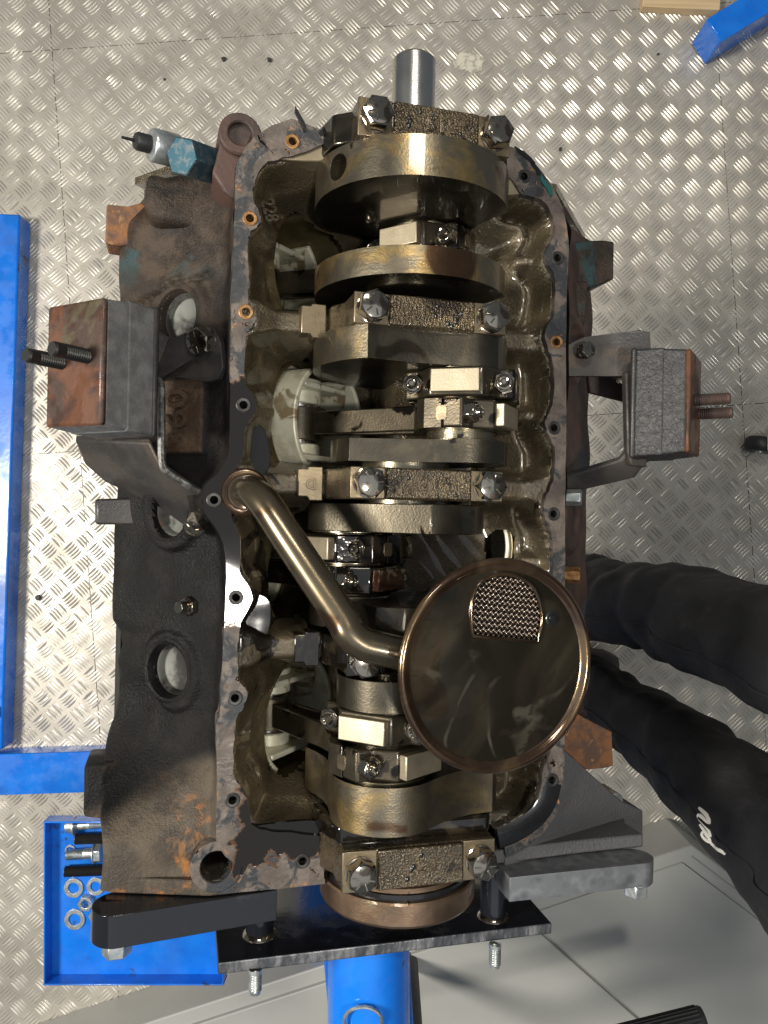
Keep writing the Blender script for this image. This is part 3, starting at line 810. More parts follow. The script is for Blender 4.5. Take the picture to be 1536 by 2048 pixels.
# sloping gusset on the right rear corner
q = []; zq = []
for px_, py_ in [(1128, 1500), (1240, 1600), (1286, 1622), (1286, 1694), (1010, 1745), (1010, 1716), (1075, 1678), (1110, 1630), (1126, 1570)]:
    z_ = RZ - 3
    for _ in range(12): z_ = zr(unz(px_, py_, z_)[0])
    q.append(unz(px_, py_, z_)); zq.append(z_)
vs = [(x, y, z) for (x, y), z in zip(q, zq)] + [(x, y, -80) for x, y in q]
nq = len(q); tri = tessellate_polygon([[Vector((x, y, 0)) for x, y in q]])
fs = [tuple(t) for t in tri] + [(i, (i + 1) % nq, nq + (i + 1) % nq, nq + i) for i in range(nq)]
rb.add(vs, fs).build("rear_gusset", 'outer_grey', ENG, 1.2, fix=True)
pb_ = unz(1248, 1612, -12)
MB().cyl((pb_[0], pb_[1], -50), (pb_[0], pb_[1], -24), 7, n=16).build("dowel_pin", 'zinc', ENG, .8)
pb_ = unz(250, 1688, -22)
MB().cyl((pb_[0], pb_[1], -60), (pb_[0], pb_[1], -30), 5, n=16).build("dowel_pin", 'seat', ENG, .8)
def boss(px_, py_, z, ro, ri, name, mat, mati):
    c2 = unz(px_, py_, z)
    b = MB().lathe([(ri, z - 14), (ri, z - 1), (ri + 1, z), (ro - 1.2, z), (ro, z - 1.5), (ro + 1.5, z - 45)], (*c2, 0), n=36).build(name, mat, ENG, ang=30)
    MB().cyl((c2[0], c2[1], z - 15), (c2[0], c2[1], z - 13), ri + .4, n=24).build("boss_bottom", mati, b)
boss(481, 266, RZ - 1, 15.5, 8.6, "front_boss", 'rust_wall', 'rust_wall')
# front left corner body of the block below the boss
fp = loc([(438, 292), (446, 258), (478, 236), (512, 262), (482, 330), (470, 400), (446, 380), (424, 345)], RZ - 6)
MB().prism(fp, -80, RZ - 6, 'z').build("front_corner", 'rust_wall', ENG, 6, seg=3)
fp = loc([(292, 335), (330, 345), (372, 338), (440, 305), (475, 320), (475, 470), (300, 430), (287, 395)], -40)
MB().prism(fp, -110, -44, 'z').build("front_shoulder", 'outer', ENG, 8, seg=3)
fp = loc([(213, 408), (255, 412), (282, 404), (330, 430), (320, 485), (236, 490), (210, 486)], -92)
MB().prism(fp, -122, -92, 'z').build("casting_lug", 'rust', ENG, 2)
fp = loc([(190, 998), (280, 995), (290, 1050), (190, 1049)], -90)
MB().prism(fp, -118, -88, 'z').build("casting_lug", 'bracket', ENG, 2.5)
fp = loc([(168, 1530), (205, 1528), (262, 1515), (270, 1600), (215, 1640), (166, 1636)], -72)
MB().prism(fp, -116, -72, 'z').build("casting_lug", 'outer', ENG, 3)
def rlug(pts, z, mat, depth=34):
    MB().prism(loc(pts, z), z - depth, z, 'z').build("casting_lug", mat, ENG, 2.5)
rlug([(1136, 482), (1205, 480), (1229, 484), (1228, 558), (1195, 572), (1180, 572), (1136, 585)], -72, 'outer', 40)
rlug([(1136, 560), (1178, 560), (1172, 640), (1160, 700), (1136, 700)], -70, 'outer', 30)
rlug([(1128, 1425), (1150, 1425), (1180, 1442), (1224, 1464), (1227, 1532), (1212, 1536), (1172, 1540), (1128, 1500)], -62, 'rust', 46)
# small bolts in the right wall
for px_, py_ in ((1142, 995), (1140, 1150)):
    c2 = unz(px_, py_, -30)
    MB().cyl((c2[0] - 4, c2[1], -34), (c2[0] + 8, c2[1], -26), 7.5, n=6).build("wall_bolt", 'brass' if py_ > 1100 else 'zinc', ENG, .8)
c2 = unz(395, 1212, -40)
MB().cyl((c2[0], c2[1], -46), (c2[0] - 9, c2[1], -37), 8, n=6).cyl((c2[0] - 9, c2[1], -37), (c2[0] - 15, c2[1], -31), 4.5, n=14).build("wall_bolt", 'bolt', ENG, .8)
# zinc fittings at the front left
fa = Vector((*unz(432, 335, -20), -20)); fb = Vector((*unz(362, 312, 8), 8))
d = (fb - fa).normalized()
ft = MB().cyl(fa + d * 6, fb, 14.5, n=6).cyl(fa - d * 10, fa + d * 10, 11, n=20).build("pipe_plug", 'zinc_blue', ENG, 1.2)
ga = Vector((*unz(352, 302, -22), -22)); gb = Vector((*unz(305, 290, -14), -14)); d = (gb - ga).normalized()
MB().lathe([(0.01, -2), (11, -2), (12, 0), (12, 18), (11, 20), (7, 21), (0.01, 21)], ga, d, 28).build("sender_body", 'zinc', ft, .5)
MB().lathe([(0.01, 20), (6.6, 20), (6.6, 30), (5.5, 32), (1.2, 32.5), (1.0, 42), (0.01, 42)], ga, d, 20).build("sender_tip", 'plastic', ft)
# loose shreds of gasket at the front
rnd = random.Random(11)
for (px_, py_, a_) in ((668, 262, .2), (650, 256, 1.0), (600, 240, 2.0), (1092, 372, 2.2), (1070, 335, 2.2), (1050, 312, 2.6)):
    cx, cy = unz(px_, py_, RZ); m = MB()
    L = rnd.uniform(7, 12)
    loop = [(cx + math.cos(a_) * t * L + math.sin(a_) * w * rnd.uniform(1.5, 3.2), cy + math.sin(a_) * t * L - math.cos(a_) * w * rnd.uniform(1.5, 3.2)) for t, w in ((-1, .3), (-.4, 1), (.3, .7), (1.1, .2), (.6, -.8), (-.2, -.6), (-.9, -.7))]
    m.prism(loop, RZ - .5, RZ + 1.0, 'z').build("gasket_scrap", 'teal' if px_ > 1080 else 'seal', railL if px_ < 768 else railR)

# ---- oil lying on the rail
def film(pts, z, name="oil_film", t=1.5, parent=None):
    MB().prism(catmull(loc(pts, z), 4, True), z - .5, z + t, 'z').build(name, 'oil', parent or ENG, 1.3, ang=75, seg=4)
film([(478, 1655), (500, 1650), (640, 1640), (646, 1690), (600, 1700), (520, 1690)], 9, t=2.5)
# oil puddled on cast shelves inside, left centre
film([(505, 865), (520, 850), (536, 880), (540, 930), (520, 955), (502, 930)], 6, t=1.2)
film([(489, 1232), (500, 1200), (522, 1190), (540, 1210), (536, 1262), (515, 1280), (492, 1276)], -6, t=2)
# black rubber seal strip in the rear right corner
pts = [Vector((*unz(x, y, RZ - 1), RZ - 1)) for x, y in ((1104, 1566), (1096, 1598), (1078, 1628), (1052, 1650), (1024, 1666), (996, 1676))]
sm_ = MB().tube([tuple(p) for p in catmull([tuple(p) for p in pts], 5)], 9.0, 14)
sm_.v = [(x, y, RZ - .4 + (z - RZ + 1) * .12) for x, y, z in sm_.v]
sm_.build("rubber_seal", 'seal', railR)

# ---- main bearing caps
def bolt_mesh(r, h, washer=True, marks=True, flat_r=None):
    m = MB()
    m.lathe([(0.01, 0), (r * 1.12, 0), (r * 1.12, 1.6), (r * .98, 2.0)], n=24)
    m.cyl((0, 0, 1.6), (0, 0, h - 1.2), r * 1.155, n=6)
    m.cyl((0, 0, h - 1.2), (0, 0, h - .2), r * 1.155, r * 1.02, n=6, caps=False)
    m.lathe([(r * .985, h - 1.2), (r * .95, h - .3), (r * .75, h + .15), (r * .4, h + .55), (0.01, h + .7)], n=24)
    if marks:
        for k in range(6):
            a = k * math.pi / 3 + .3
            m.box((0, 0, 0), (r * .48, 1.0, .7), Matrix.Translation((math.cos(a) * r * .58, math.sin(a) * r * .58, h + .38)) @ Matrix.Rotation(a, 4, 'Z'))
    return m.mesh("bolt")
BOLT = bolt_mesh(9.8, 12.5)
BOLT.materials.append(M['bolt'])
BOLT.polygons.foreach_set("use_smooth", [True] * len(BOLT.polygons)); BOLT.set_sharp_from_angle(angle=RAD(28))
CAP_T = 60.0
def main_cap(i, ym, th, mat, label, xw=66):
    out = [(-xw, -1), (-xw + 1, 14), (-58, 26), (-57, CAP_T - 3), (57, CAP_T - 3), (58, 26), (xw - 1, 14), (xw, -1), (36, -1)] + [(36 * math.cos(a), 36 * math.sin(a) - 1) for a in np.linspace(.15, math.pi - .15, 16)] + [(-36, -1)]
    c = MB().prism(out, ym - th / 2, ym + th / 2, 'y').build("main_cap", mat, ENG, 2.2, seg=3)
    if label: c['label'] = label
    # raised rough middle and machined bolt seats
    MB().box((0, ym, CAP_T - 2), (64, th - 1.5, 5)).build("cap_crown", mat, c, 1.2, seg=2)
    for s_ in (-1, 1):
        MB().box((s_ * 45, ym, CAP_T - 3), (25, th - .8, 2.4)).build("bolt_seat", 'seat' if mat == 'cap' else mat, c, .6)
        b = link("bolt", BOLT, None, c, False); b.location = (s_ * .045, ym / 1000, (CAP_T - 1.9) / 1000)
        b.rotation_euler.z = RAD(i * 23 + (12 if s_ > 0 else 0))
    marks = {0: "5 I 2", 1: "N I 2", 2: "2 I 4", 4: "2 1"}
    if i in marks:
        tm_ = Matrix.Rotation(0, 4, 'Z'); tm_.translation = Vector((4, ym, CAP_T + .6))
        link("casting_mark", text_mesh(marks[i], 13, 1.6, tm_), mat, c, True, 40)
        tm_ = Matrix.Rotation(RAD(-90), 4, 'Z'); tm_.translation = Vector((27, ym + 2, CAP_T + .6))
        link("casting_mark", text_mesh("SM", 6.5, 1.4, tm_), mat, c, True, 40)
        tm_ = Matrix(); tm_.translation = Vector((26, ym - 7.5, CAP_T + .6))
        link("casting_mark", text_mesh("9", 6.5, 1.4, tm_), mat, c, True, 40)
    # droplets of oil and coolant standing on the cap
    rn = random.Random(40 + i); m = MB()
    for _ in range(10 if i in (0, 1, 4) else 4):
        m.sphere((rn.uniform(-28, 26), ym + rn.uniform(-9, 9), CAP_T + .5), rn.uniform(.8, 2.0), (1, 1.1, .55), 10, 6)
    tag(m.build("oil_drops", 'seal', c, ang=80), kind='stuff')
    return c
main_cap(0, MAINS[0], 28, 'cap', None)
main_cap(1, MAINS[1], 23, 'cap', None)
main_cap(2, MAINS[2], 23, 'cap', None)
main_cap(3, MAINS[3], 23, 'cap_wet', "main cap soaked in black oil")
main_cap(4, MAINS[4], 30, 'cap', None, 66)
# machined register pads on the bulkheads left of the caps
for ym, w_ in ((123, 24), (0, 24), (-125, 22)):
    MB().prism([(-87, ym + 11), (-80, ym + 11), (-79, ym + 13), (-68, ym + 13), (-68, ym - 13), (-78, ym - 13), (-80, ym - 10), (-87, ym - 10)], -10, 9, 'z').build("register_pad", 'seat' if ym > -100 else 'cap_wet', ENG, .8)
tm_ = Matrix.Rotation(RAD(180), 4, 'Z'); tm_.translation = Vector((-77, 0, 9.1))
link("casting_mark", text_mesh("D", 11, .6, tm_), 'seat', ENG, True, 40)
# dark side wings of the front cap
MB().prism([(-78, -2), (-70, 30), (-56, 40), (-56, -2)], 246, 270, 'y').build("cap_wing", 'cheek', ENG, 2)
MB().prism([(78, -2), (70, 26), (56, 34), (56, -2)], 246, 270, 'y').build("cap_wing", 'cheek', ENG, 2)
# rear cap apron, oil wet
MB().prism([(-70, -2), (-68, 20), (-58, 46), (58, 46), (68, 20), (70, -2)], -260, -246, 'y').build("rear_apron", 'cap_wet', ENG, 3)
# raised casting figures inside, front left
tm_ = Matrix.Rotation(RAD(-78), 4, 'Z') @ Matrix.Rotation(RAD(-25), 4, 'Y'); c2 = unz(538, 425, -8); tm_.translation = Vector((*c2, -6))
link("casting_mark", text_mesh("228", 15, 3, tm_), 'inner', ENG, True, 40)

# ---- engine mounts
def mount(side):
    s_ = side
    n = Vector((s_ * .707, 0, .707)); u = Vector((s_ * .707, 0, -.707)); yv = Vector((0, 1, 0))
    fc = Vector((s_ * 243, 75, 28))
    R = Matrix(((u.x, yv.x, n.x, fc.x), (u.y, yv.y, n.y, fc.y), (u.z, yv.z, n.z, fc.z), (0, 0, 0, 1)))
    R4 = R
    # back plate and arms: bent steel plate
    def plate(pts3, t):          # pts: list of local 3d points of a planar quad, thickened
        P = [Vector(p) for p in pts3]; nn = (P[1] - P[0]).cross(P[2] - P[0]).normalized() * t
        m = MB(); k = len(P)
        m.add(P + [p + nn for p in P], [tuple(range(k))[::-1], tuple(range(k, 2 * k))] + [(i, (i + 1) % k, k + (i + 1) % k, k + i) for i in range(k)])
        return m
    bk = MB(); bk.box((0, 0, -44), (62, 92, 5), R4)
    # upper tab running down to the block wall
    def L(u_, y_, n_): return tuple(R4 @ Vector((u_, y_, n_)))
    br = bk.build("mount_bracket", 'bracket', ENG, 2)
    inw = -s_            # towards the engine
    def sheet(P, off):
        P = [Vector(p) for p in P]; k = len(P); c_ = sum(P, Vector()) / k; o_ = Vector(off)
        tri = tessellate_polygon([[Vector(((E @ p).x / (CAM_H - (E @ p).z), (E @ p).y / (CAM_H - (E @ p).z), 0)) for p in P]])
        m = MB(); m.add(P + [p + o_ for p in P], [tuple(t) for t in tri] + [tuple(i + k for i in t[::-1]) for t in tri] + [(i, (i + 1) % k, k + (i + 1) % k, k + i) for i in range(k)])
        return m
    def onslope(px_, py_, off):      # on the block's sloping side, off mm proud of it
        o = EI @ CAMV; d = EI.to_3x3() @ ray(px_, py_); nn = Vector((-.70, 0, .714)); p0 = Vector((-138, 0, -20)) + nn * off
        return o + d * ((p0 - o).dot(nn) / d.dot(nn))
    def at(px_, py_, z): return Vector((*unz(px_, py_, z), z))
    if s_ < 0:
        T = [(300, 652), (322, 668), (337, 676), (352, 674), (372, 664), (392, 657), (428, 655), (441, 685), (446, 735), (436, 757), (415, 764), (370, 757), (335, 752), (316, 764), (300, 770)]
        sheet([onslope(x, y, 10 + max(0, 340 - x) * .35) for x, y in T], (.7 * 5, 0, -.7 * 5)).build("upper_arm", 'bracket', br, 1.6, fix=True)
        sheet([at(300, 888, -2), at(322, 935, -2), at(406, 990, -6), at(412, 1030, -22), at(384, 1064, -44), at(310, 1010, -72), (at(212, 966, -86)), at(170, 930, -82), at(150, 882, -60)], (0, 5, -3)).build("lower_arm", 'bracket', br, 1.6, fix=True)
        strip = catmull([tuple(at(*p)) for p in ((312, 760, 0), (322, 772, 0), (323, 850, 0), (324, 925, 0), (338, 946, -1), (375, 970, -4), (408, 990, -8))], 5)
        MB().tube(strip, 2.9, 8).build("edge_flange", 'galv_dark', br)
    else:
        sheet([at(1136, 690, -22), at(1168, 674, -16), at(1280, 660, 0), at(1300, 664, 2), at(1302, 700, 2), at(1276, 742, 0), at(1262, 752, -2), at(1160, 752, -18), at(1136, 752, -22)], (0, 0, -5)).build("upper_arm", 'bracket', br, 2, fix=True)
        sheet([at(1252, 742, 2), at(1294, 742, 2), at(1294, 935, 2), at(1262, 930, 2), at(1256, 900, 2)], (0, 0, -8)).build("edge_flange", 'bracket', br, 2, fix=True)
        sheet([at(1254, 905, -2), at(1290, 930, -2), at(1270, 956, -14), at(1132, 988, -40), at(1132, 955, -30), at(1240, 922, -8)], (0, 4, -4)).build("lower_arm", 'bracket', br, 1.6, fix=True)
        sheet([at(1176, 752, -50), at(1262, 752, -40), at(1262, 806, -40), at(1180, 785, -50)], (0, 0, -5)).build("rust_web", 'rust_wall', br, 1, fix=True)
    pad = MB(); pad.box((0, 0, -31), (60, 90, 24), R4, .985); pad.box((0, 0, -12.5), (58.5, 88, 21), R4, .95)
    pad.build("rubber_pad", 'rubber' if s_ < 0 else 'rubber_black', br, 2.2, seg=3)
    fp = MB(); fp.box((0, 0, -1.5), (57, 84, 5), R4); fp.build("face_plate", 'rust_plate', br, 2.5, seg=3)
    for k, (uu, yy) in enumerate(((12, 2), (-14, 4)) if s_ < 0 else ((-6, 3), (14, -6))):
        p0 = R4 @ Vector((uu, yy, 0)); p1 = R4 @ Vector((uu, yy, 30))
        prof = [(0.01, 0), (4.6, 0)]
        for q in range(11 if s_ < 0 else 15): prof += [(5.1, 2 + q * 1.7), (4.5, 2.85 + q * 1.7)]
        prof += [(5, 21), (5, 27), (4.2, 28.5), (0.01, 28.5)] if s_ < 0 else [(4.2, 28), (0.01, 28.5)]
        MB().lathe(prof, p0, n, 16).build("stud", 'black_oxide' if s_ < 0 else 'rust_wall', br, ang=25)
    b = link("bolt", BOLT, None, br, False)
    if s_ < 0: b.location = onslope(412, 682, 9) / 1000
    else: b.location = at(1168, 702, -12) / 1000
    b.rotation_euler = (0, RAD(-44 if s_ < 0 else 8), .4)
    if s_ > 0: b.scale = (.65, .65, .6)
    b2 = link("bolt", BOLT, None, br, False)
    b2.location = (at(398, 1040, -20) if s_ < 0 else at(1236, 765, -36)) / 1000; b2.rotation_euler = (0, RAD(-50 if s_ < 0 else 60), 1.0); b2.scale = (.8, .8, .9)
    return br
mL = mount(-1); mL['label'] = "left engine mount bracket, grey rubber pad with rusty face plate"
mR = mount(1); mR['label'] = "right engine mount bracket with cracked black rubber pad"

# ---- oil pickup: tube and strainer pan
PCW = Vector((76, -102, CAM_H - 512)); PC = EI @ PCW           # pan centre, engine-local
TH = RAD(5.0)
PR = Matrix.Translation(PC) @ Matrix.Rotation(TH, 4, 'Y') @ Matrix.Rotation(RAD(0), 4, 'X')
tp = [(*unz(486, 992, 8), -4), (*unz(490, 985, 20), 14), (*unz(505, 985, 34), 32), (*unz(532, 1010, 46), 46), (*unz(575, 1075, 56), 56), (*unz(640, 1172, 68), 68), (*unz(686, 1240, 76), 76),
      (*unz(700, 1266, 79), 79), (*unz(728, 1288, 81), 81), (*unz(765, 1298, 83), 83), (*unz(830, 1312, 86), 86), (*unz(900, 1322, 89), 89)]
tubeo = MB().tube(catmull(tp, 5), 11.6, 24).build("oil_pickup", 'tube', ENG, ang=60)
tubeo['label'] = "oil pickup with bent tube and round strainer pan"
c2 = unz(490, 985, 12)
MB().lathe([(18, 4), (18, 13.5), (16.5, 15.5), (13.5, 15), (12.6, 18), (11, 18)], (c2[0], c2[1], 0), n=36).build("tube_collar", 'wet_brown', tubeo, ang=30)
R0 = 71.0
pan = MB(); pan.lathe([(0.01, -20), (40, -20), (58, -16), (66, -9), (69, -3), (R0, -1.5), (R0 + .8, .6), (R0 + .2, 2.2), (R0 - 1.6, 3.2), (R0 - 3.4, 2.9), (R0 - 5, 1.7), (R0 - 6.2, .6), (R0 - 8, 0.2)], n=72)
def xf(o, m4):      # place a mesh part built round its own origin
    o.matrix_local = Matrix.Translation(Vector(m4.translation) / 1000) @ m4.to_3x3().to_4x4(); return o
po = xf(pan.build("strainer_pan", 'rim', tubeo, ang=50), PR)
# D-shaped opening
ip = PR.inverted()
def pan_xy(px_, py_):
    o = ip @ (EI @ CAMV); d = (ip.to_3x3() @ EI.to_3x3()) @ ray(px_, py_); t = -o.z / d.z; p = o + d * t; return (p.x, p.y)
D_PX = [(945, 1272), (942, 1225), (946, 1190), (960, 1165), (985, 1152), (1015, 1148), (1045, 1158), (1068, 1178), (1080, 1210), (1083, 1245), (1074, 1283)]
D = catmull([pan_xy(*p) for p in D_PX], 3)
disc = MB().prism(circ(0, 0, R0 - 4.5, 72), -1.5, .3, 'z', [D]); xf(disc.build("pan_face", 'pan_oil', tubeo, ang=30), PR)
rimD = MB().tube([(x, y, .4) for x, y in D], 1.3, 8, closed=True); xf(rimD.build("screen_frame", 'wet_brown', tubeo, ang=60), PR)
def in_poly(x, y, P):
    c = False; n = len(P)
    for i in range(n):
        x1, y1 = P[i]; x2, y2 = P[(i + 1) % n]
        if (y1 > y) != (y2 > y) and x < (x2 - x1) * (y - y1) / (y2 - y1) + x1: c = not c
    return c
def screen():
    m = MB(); pitch = 2.75; ang = RAD(38); ca, sa = math.cos(ang), math.sin(ang)
    cx = sum(p[0] for p in D) / len(D); cy = sum(p[1] for p in D) / len(D)
    for fam in (0, 1):
        for i in range(-16, 17):
            seg = []
            for jj in range(-64, 65):
                a, b = i * pitch, jj * pitch / 2
                u, v = (a, b) if fam == 0 else (b, a)
                x, y = cx + u * ca - v * sa, cy + u * sa + v * ca
                w = (1 if fam == 0 else -1) * (.75 if (i + jj // 2) % 2 == 0 else -.75) * (1 if jj % 2 == 0 else 0)
                if in_poly(x, y, D): seg.append((x, y, -1.6 + w))
                else:
                    if len(seg) > 1: m.tube(seg, .62, 5, False)
                    seg = []
            if len(seg) > 1: m.tube(seg, .62, 5, False)
    xf(m.build("wire_screen", 'wire', tubeo, ang=70), PR)
    xf(MB().prism([(x * 1.02, y * 1.02) for x, y in D], -7, -5.5, 'z').build("screen_back", 'dark', tubeo), PR)
screen()
rv = pan_xy(1104, 1236)
xf(MB().lathe([(0.01, 1.8), (2, 1.7), (2.4, .7), (4.6, .9), (5.4, .5), (5.6, .1)], (rv[0], rv[1], 0), n=20).build("rivet", 'seal', tubeo), PR)

# ================================================================== CRANKSHAFT
CR = empty("crankshaft", "oily gold-brown crankshaft with counterweights lying along the open crankcase", "crankshaft", None, E_M, .1)
T4 = -31.0                     # direction of throw 4, degrees clockwise from engine-up towards +x
THROW = [T4 + 180, T4 + 90, T4 - 90, T4]
RT = 43.7
def dirv(a): a = RAD(a); return Vector((math.sin(a), 0, math.cos(a)))
def cheek(y0, y1, pin_deg, R, ha, ha2=None, lobe=34, mat='gold', name="counterweight", flank='cheek'):
    """outline around the crank axis: counterweight arc opposite the pin, straight flanks to the pin lobe"""
    ha2 = ha2 or ha; L = []
    for t in np.linspace(180 - ha, 180 + ha2, 44): a = RAD(pin_deg + t); L.append((math.sin(a) * R, math.cos(a) * R))
    pc_ = dirv(pin_deg) * RT
    def waist(sg):
        a1 = RAD(pin_deg + 180 + (ha2 if sg > 0 else -ha)); a2 = RAD(pin_deg + sg * -75)
        A_ = (math.sin(a1) * R, math.cos(a1) * R); B_ = (pc_.x + math.sin(a2) * lobe, pc_.z + math.cos(a2) * lobe)
        return [((A_[0] * (1 - t) + B_[0] * t) * (1 - .30 * t * (1 - t)), (A_[1] * (1 - t) + B_[1] * t) * (1 - .30 * t * (1 - t))) for t in (.06, .25, .5, .75)]
    L += waist(1)
    for t in np.linspace(-75, 75, 14): a = RAD(pin_deg + t); L.append((pc_.x + math.sin(a) * lobe, pc_.z + math.cos(a) * lobe))
    L += waist(-1)[::-1]
    o = MB().prism(L, y0, y1, 'y').build(name, mat, CR, 1.4, ang=28)
    if len(o.data.materials) == 1:
        o.data.materials.append(M['cheek'])
        for p in o.data.polygons:
            c_ = p.center
            if abs(p.normal.y) > .9: p.material_index = 1  # side faces painted darker than the rim to carry their shade
            elif max(math.hypot(o.data.vertices[v].co.x, o.data.vertices[v].co.z) for v in p.vertices) * 1000 < R - .05 or min(math.hypot(o.data.vertices[v].co.x, o.data.vertices[v].co.z) for v in p.vertices) * 1000 < R - .3: p.material_index = 2
        o.data.materials.append(M[flank])
    return o
wA = cheek(214, 243, THROW[0], 76, 100, 96)
cheek(146, 166, THROW[0], 75, 92, 90)
cheek(88, 112, THROW[1], 75, 100, 82, flank='web')
cheek(17, 34, THROW[1], 60, 60, 60, 36, 'web', "crank_web", flank='web')
cheek(-36, -14, THROW[2], 62, 58, 58, 36, 'web', "crank_web", flank='web')
cheek(-110, -87, THROW[2], 75, 90, 95, mat='cheek')
cheek(-160, -138, THROW[3], 66, 80, 80, 37, 'web', flank='web')
cheek(-244, -210, THROW[3], 76, 98, 100, 40, flank='gold_cast')
# balance hole drilled in the front counterweight
hd = dirv(-62); MBc = MB().cyl(hd * 50 + Vector((0, 229, 0)), hd * 90 + Vector((0, 229, 0)), 9.5, n=24)
boolean(wA, MBc)
for i, ym in enumerate(MAINS):
    MB().cyl((0, ym - 18, 0), (0, ym + 18, 0), 35, n=48).build("main_journal", 'journal', CR)
for k, (a, b) in enumerate(((166, 214), (34, 88), (-87, -36), (-210, -160))):
    p = dirv(THROW[k]) * RT
    MB().cyl((p.x, a - 1, p.z), (p.x, b + 1, p.z), 26.6, n=40).build("crankpin", 'journal', CR)
    for yy, dy in ((a, 1), (b, -1)):
        MB().lathe([(33, -3), (33, .8), (31, 1.4), (27, 1.6)], (p.x, yy, p.z), (0, dy, 0), 40).build("thrust_ring", 'journal', CR, ang=30)
MB().lathe([(0.01, 338), (15.5, 338), (17.2, 336), (17.2, 280), (19, 279), (35, 272), (35, 240)], (0, 0, 0), (0, 1, 0), 48).build("snout", 'steel', CR, ang=30)
MB().lathe([(35, 258), (50, 270), (50, 286), (54, 287), (54, 291), (56, 291.5), (56, 295), (51, 295.5), (51, 299.5), (60, 300), (61, 301.5), (61, 316), (60, 318), (30, 318), (0.01, 318)], (0, 0, 0), (0, -1, 0), 72).build("rear_flange", 'flange', CR, ang=25)
MB().lathe([(52, 295.4), (57.5, 295.6), (57.5, 299.8), (52, 299.6)], (0, 0, 0), (0, -1, 0), 72, True).build("rear_seal", 'seal', CR, ang=30)

# ================================================================== CONNECTING RODS WITH PISTONS
ROD_L_MM = 149.2
def make_rod(parent):
    # frame: origin at crankpin centre, +z towards the cap, y along crank
    bm_ = MB()
    ring = [(33.5 * math.sin(t), 33.5 * math.cos(t)) for t in np.linspace(math.pi / 2, 3 * math.pi / 2, 20)]
    bm_.prism([(42, 0), (42, -14), (36, -22)] + [(p[0], p[1] - 4) for p in ring[4:-4]] + [(-36, -22), (-42, -14), (-42, 0)] + [(-27, 0)] + [(-27 * math.cos(t), -27 * math.sin(t)) for t in np.linspace(.1, math.pi - .1, 14)] + [(27, 0)], -11, 11, 'y')
    be = bm_.build("rod_beam", 'rod', parent, 1.6, fix=True)
    ib = MB()
    for sx in (-1, 1):
        vs = []
        for z, w in ((-30, 19), (-60, 13.5), (-128, 10.5)):
            for yy in (-9.5, 9.5): vs += [(sx * w, yy, z), (sx * (w - 5), yy, z)]
        f = []
        for a in (0, 4):
            f += [(a, a + 4, a + 5, a + 1), (a + 2, a + 3, a + 7, a + 6), (a, a + 2, a + 6, a + 4), (a + 1, a + 5, a + 7, a + 3)]
        ib.add(vs, f + [(0, 1, 3, 2), (8, 10, 11, 9)])
    ib.build("beam_flange", 'rod', be, 1.0, fix=True)
    MB().prism([(-16, -30), (-10, -60), (-8, -130), (8, -130), (10, -60), (16, -30)], -3.5, 3.5, 'y').build("beam_web", 'rod', be, fix=True)
    MB().lathe([(13, -14), (20, -14), (20, 14), (13, 14)], (0, 0, -149.2), (0, 1, 0), 28, True).build("small_end", 'rod', be, 1)
    cap = MB()
    cap.prism([(27, .3), (42, .3), (42, 16), (30, 19), (26, 25), (20, 34), (-20, 34), (-26, 25), (-30, 19), (-42, 16), (-42, .3), (-27, .3)] + [(-27 * math.cos(t), 27 * math.sin(t) + .3) for t in np.linspace(.1, math.pi - .1, 14)], -11, 11, 'y')
    co = cap.build("rod_cap", 'rod', parent, 2.0, fix=True, seg=3)
    MB().box((0, 0, 36.5), (36, 17, 7)).build("balance_pad", 'pad', co, .8)
    for s_ in (-1, 1):
        m = MB(); m.cyl((0, 0, 0), (0, 0, 8), 8.2, n=6, rot=.3).lathe([(6.6, 7.8), (5.8, 8.8), (4.3, 8.9)], n=20)
        nu = m.build("rod_nut", 'bolt', co, .6); nu.location = (s_ * .0345, 0, .0165)
        m = MB(); m.lathe([(4.4, 0), (4.4, 11.5), (3.4, 12.5), (2.4, 12.2), (1.8, 11.2), (0.01, 11.2)], n=16)
        st_ = m.build("rod_stud", 'bolt', co); st_.location = (s_ * .0345, 0, .0165)
        MB().prism([(-6, -9.5), (6, -9.5), (8, -6), (8, 6), (6, 9.5), (-6, 9.5), (-8, 6), (-8, -6)], 0, 2.0, 'z').build("number_pad", 'seat', be, .5).matrix_local = Matrix.Translation((s_ * .0415, 0, 0)) @ Matrix.Rotation(RAD(s_ * 90), 4, 'Y') @ Matrix.Scale(.55, 4)
def make_piston(parent):
    # frame: origin at gudgeon pin, +z towards the crown
    p = MB().lathe([(47, 6), (51, 6), (51.2, 11), (49.6, 11.2), (49.6, 14), (51.2, 14.2), (51.2, 19), (49.6, 19.2), (49.6, 22), (51.2, 22.2), (51.2, 44), (0.01, 44)], n=56).build("piston", 'piston', parent, ang=30)
    for s_ in (-1, 1):       # skirts on the thrust faces
        L = [(51.2 * math.cos(t), 51.2 * math.sin(t)) for t in np.linspace(-.95, .95, 20)] + [(46.5 * math.cos(t), 46.5 * math.sin(t)) for t in np.linspace(.95, -.95, 20)]
        MB().prism([(s_ * x, y) for x, y in L], -34, 7, 'z').build("skirt", 'piston', p, 1.2, fix=True)
        MB().lathe([(12.5, 17), (19, 17), (19, 38), (12.5, 38)], (0, 0, 0), (0, s_, 0), 24, True).build("pin_boss", 'piston', p, 1.2)
    for s_ in (-1, 1): MB().box((0, s_ * 30, -14), (60, 5, 30)).build("skirt_web", 'piston', p, 1.5)
    MB().cyl((0, -34, 0), (0, 34, 0), 12.2, n=24).build("gudgeon_pin", 'steel', p)
    return p
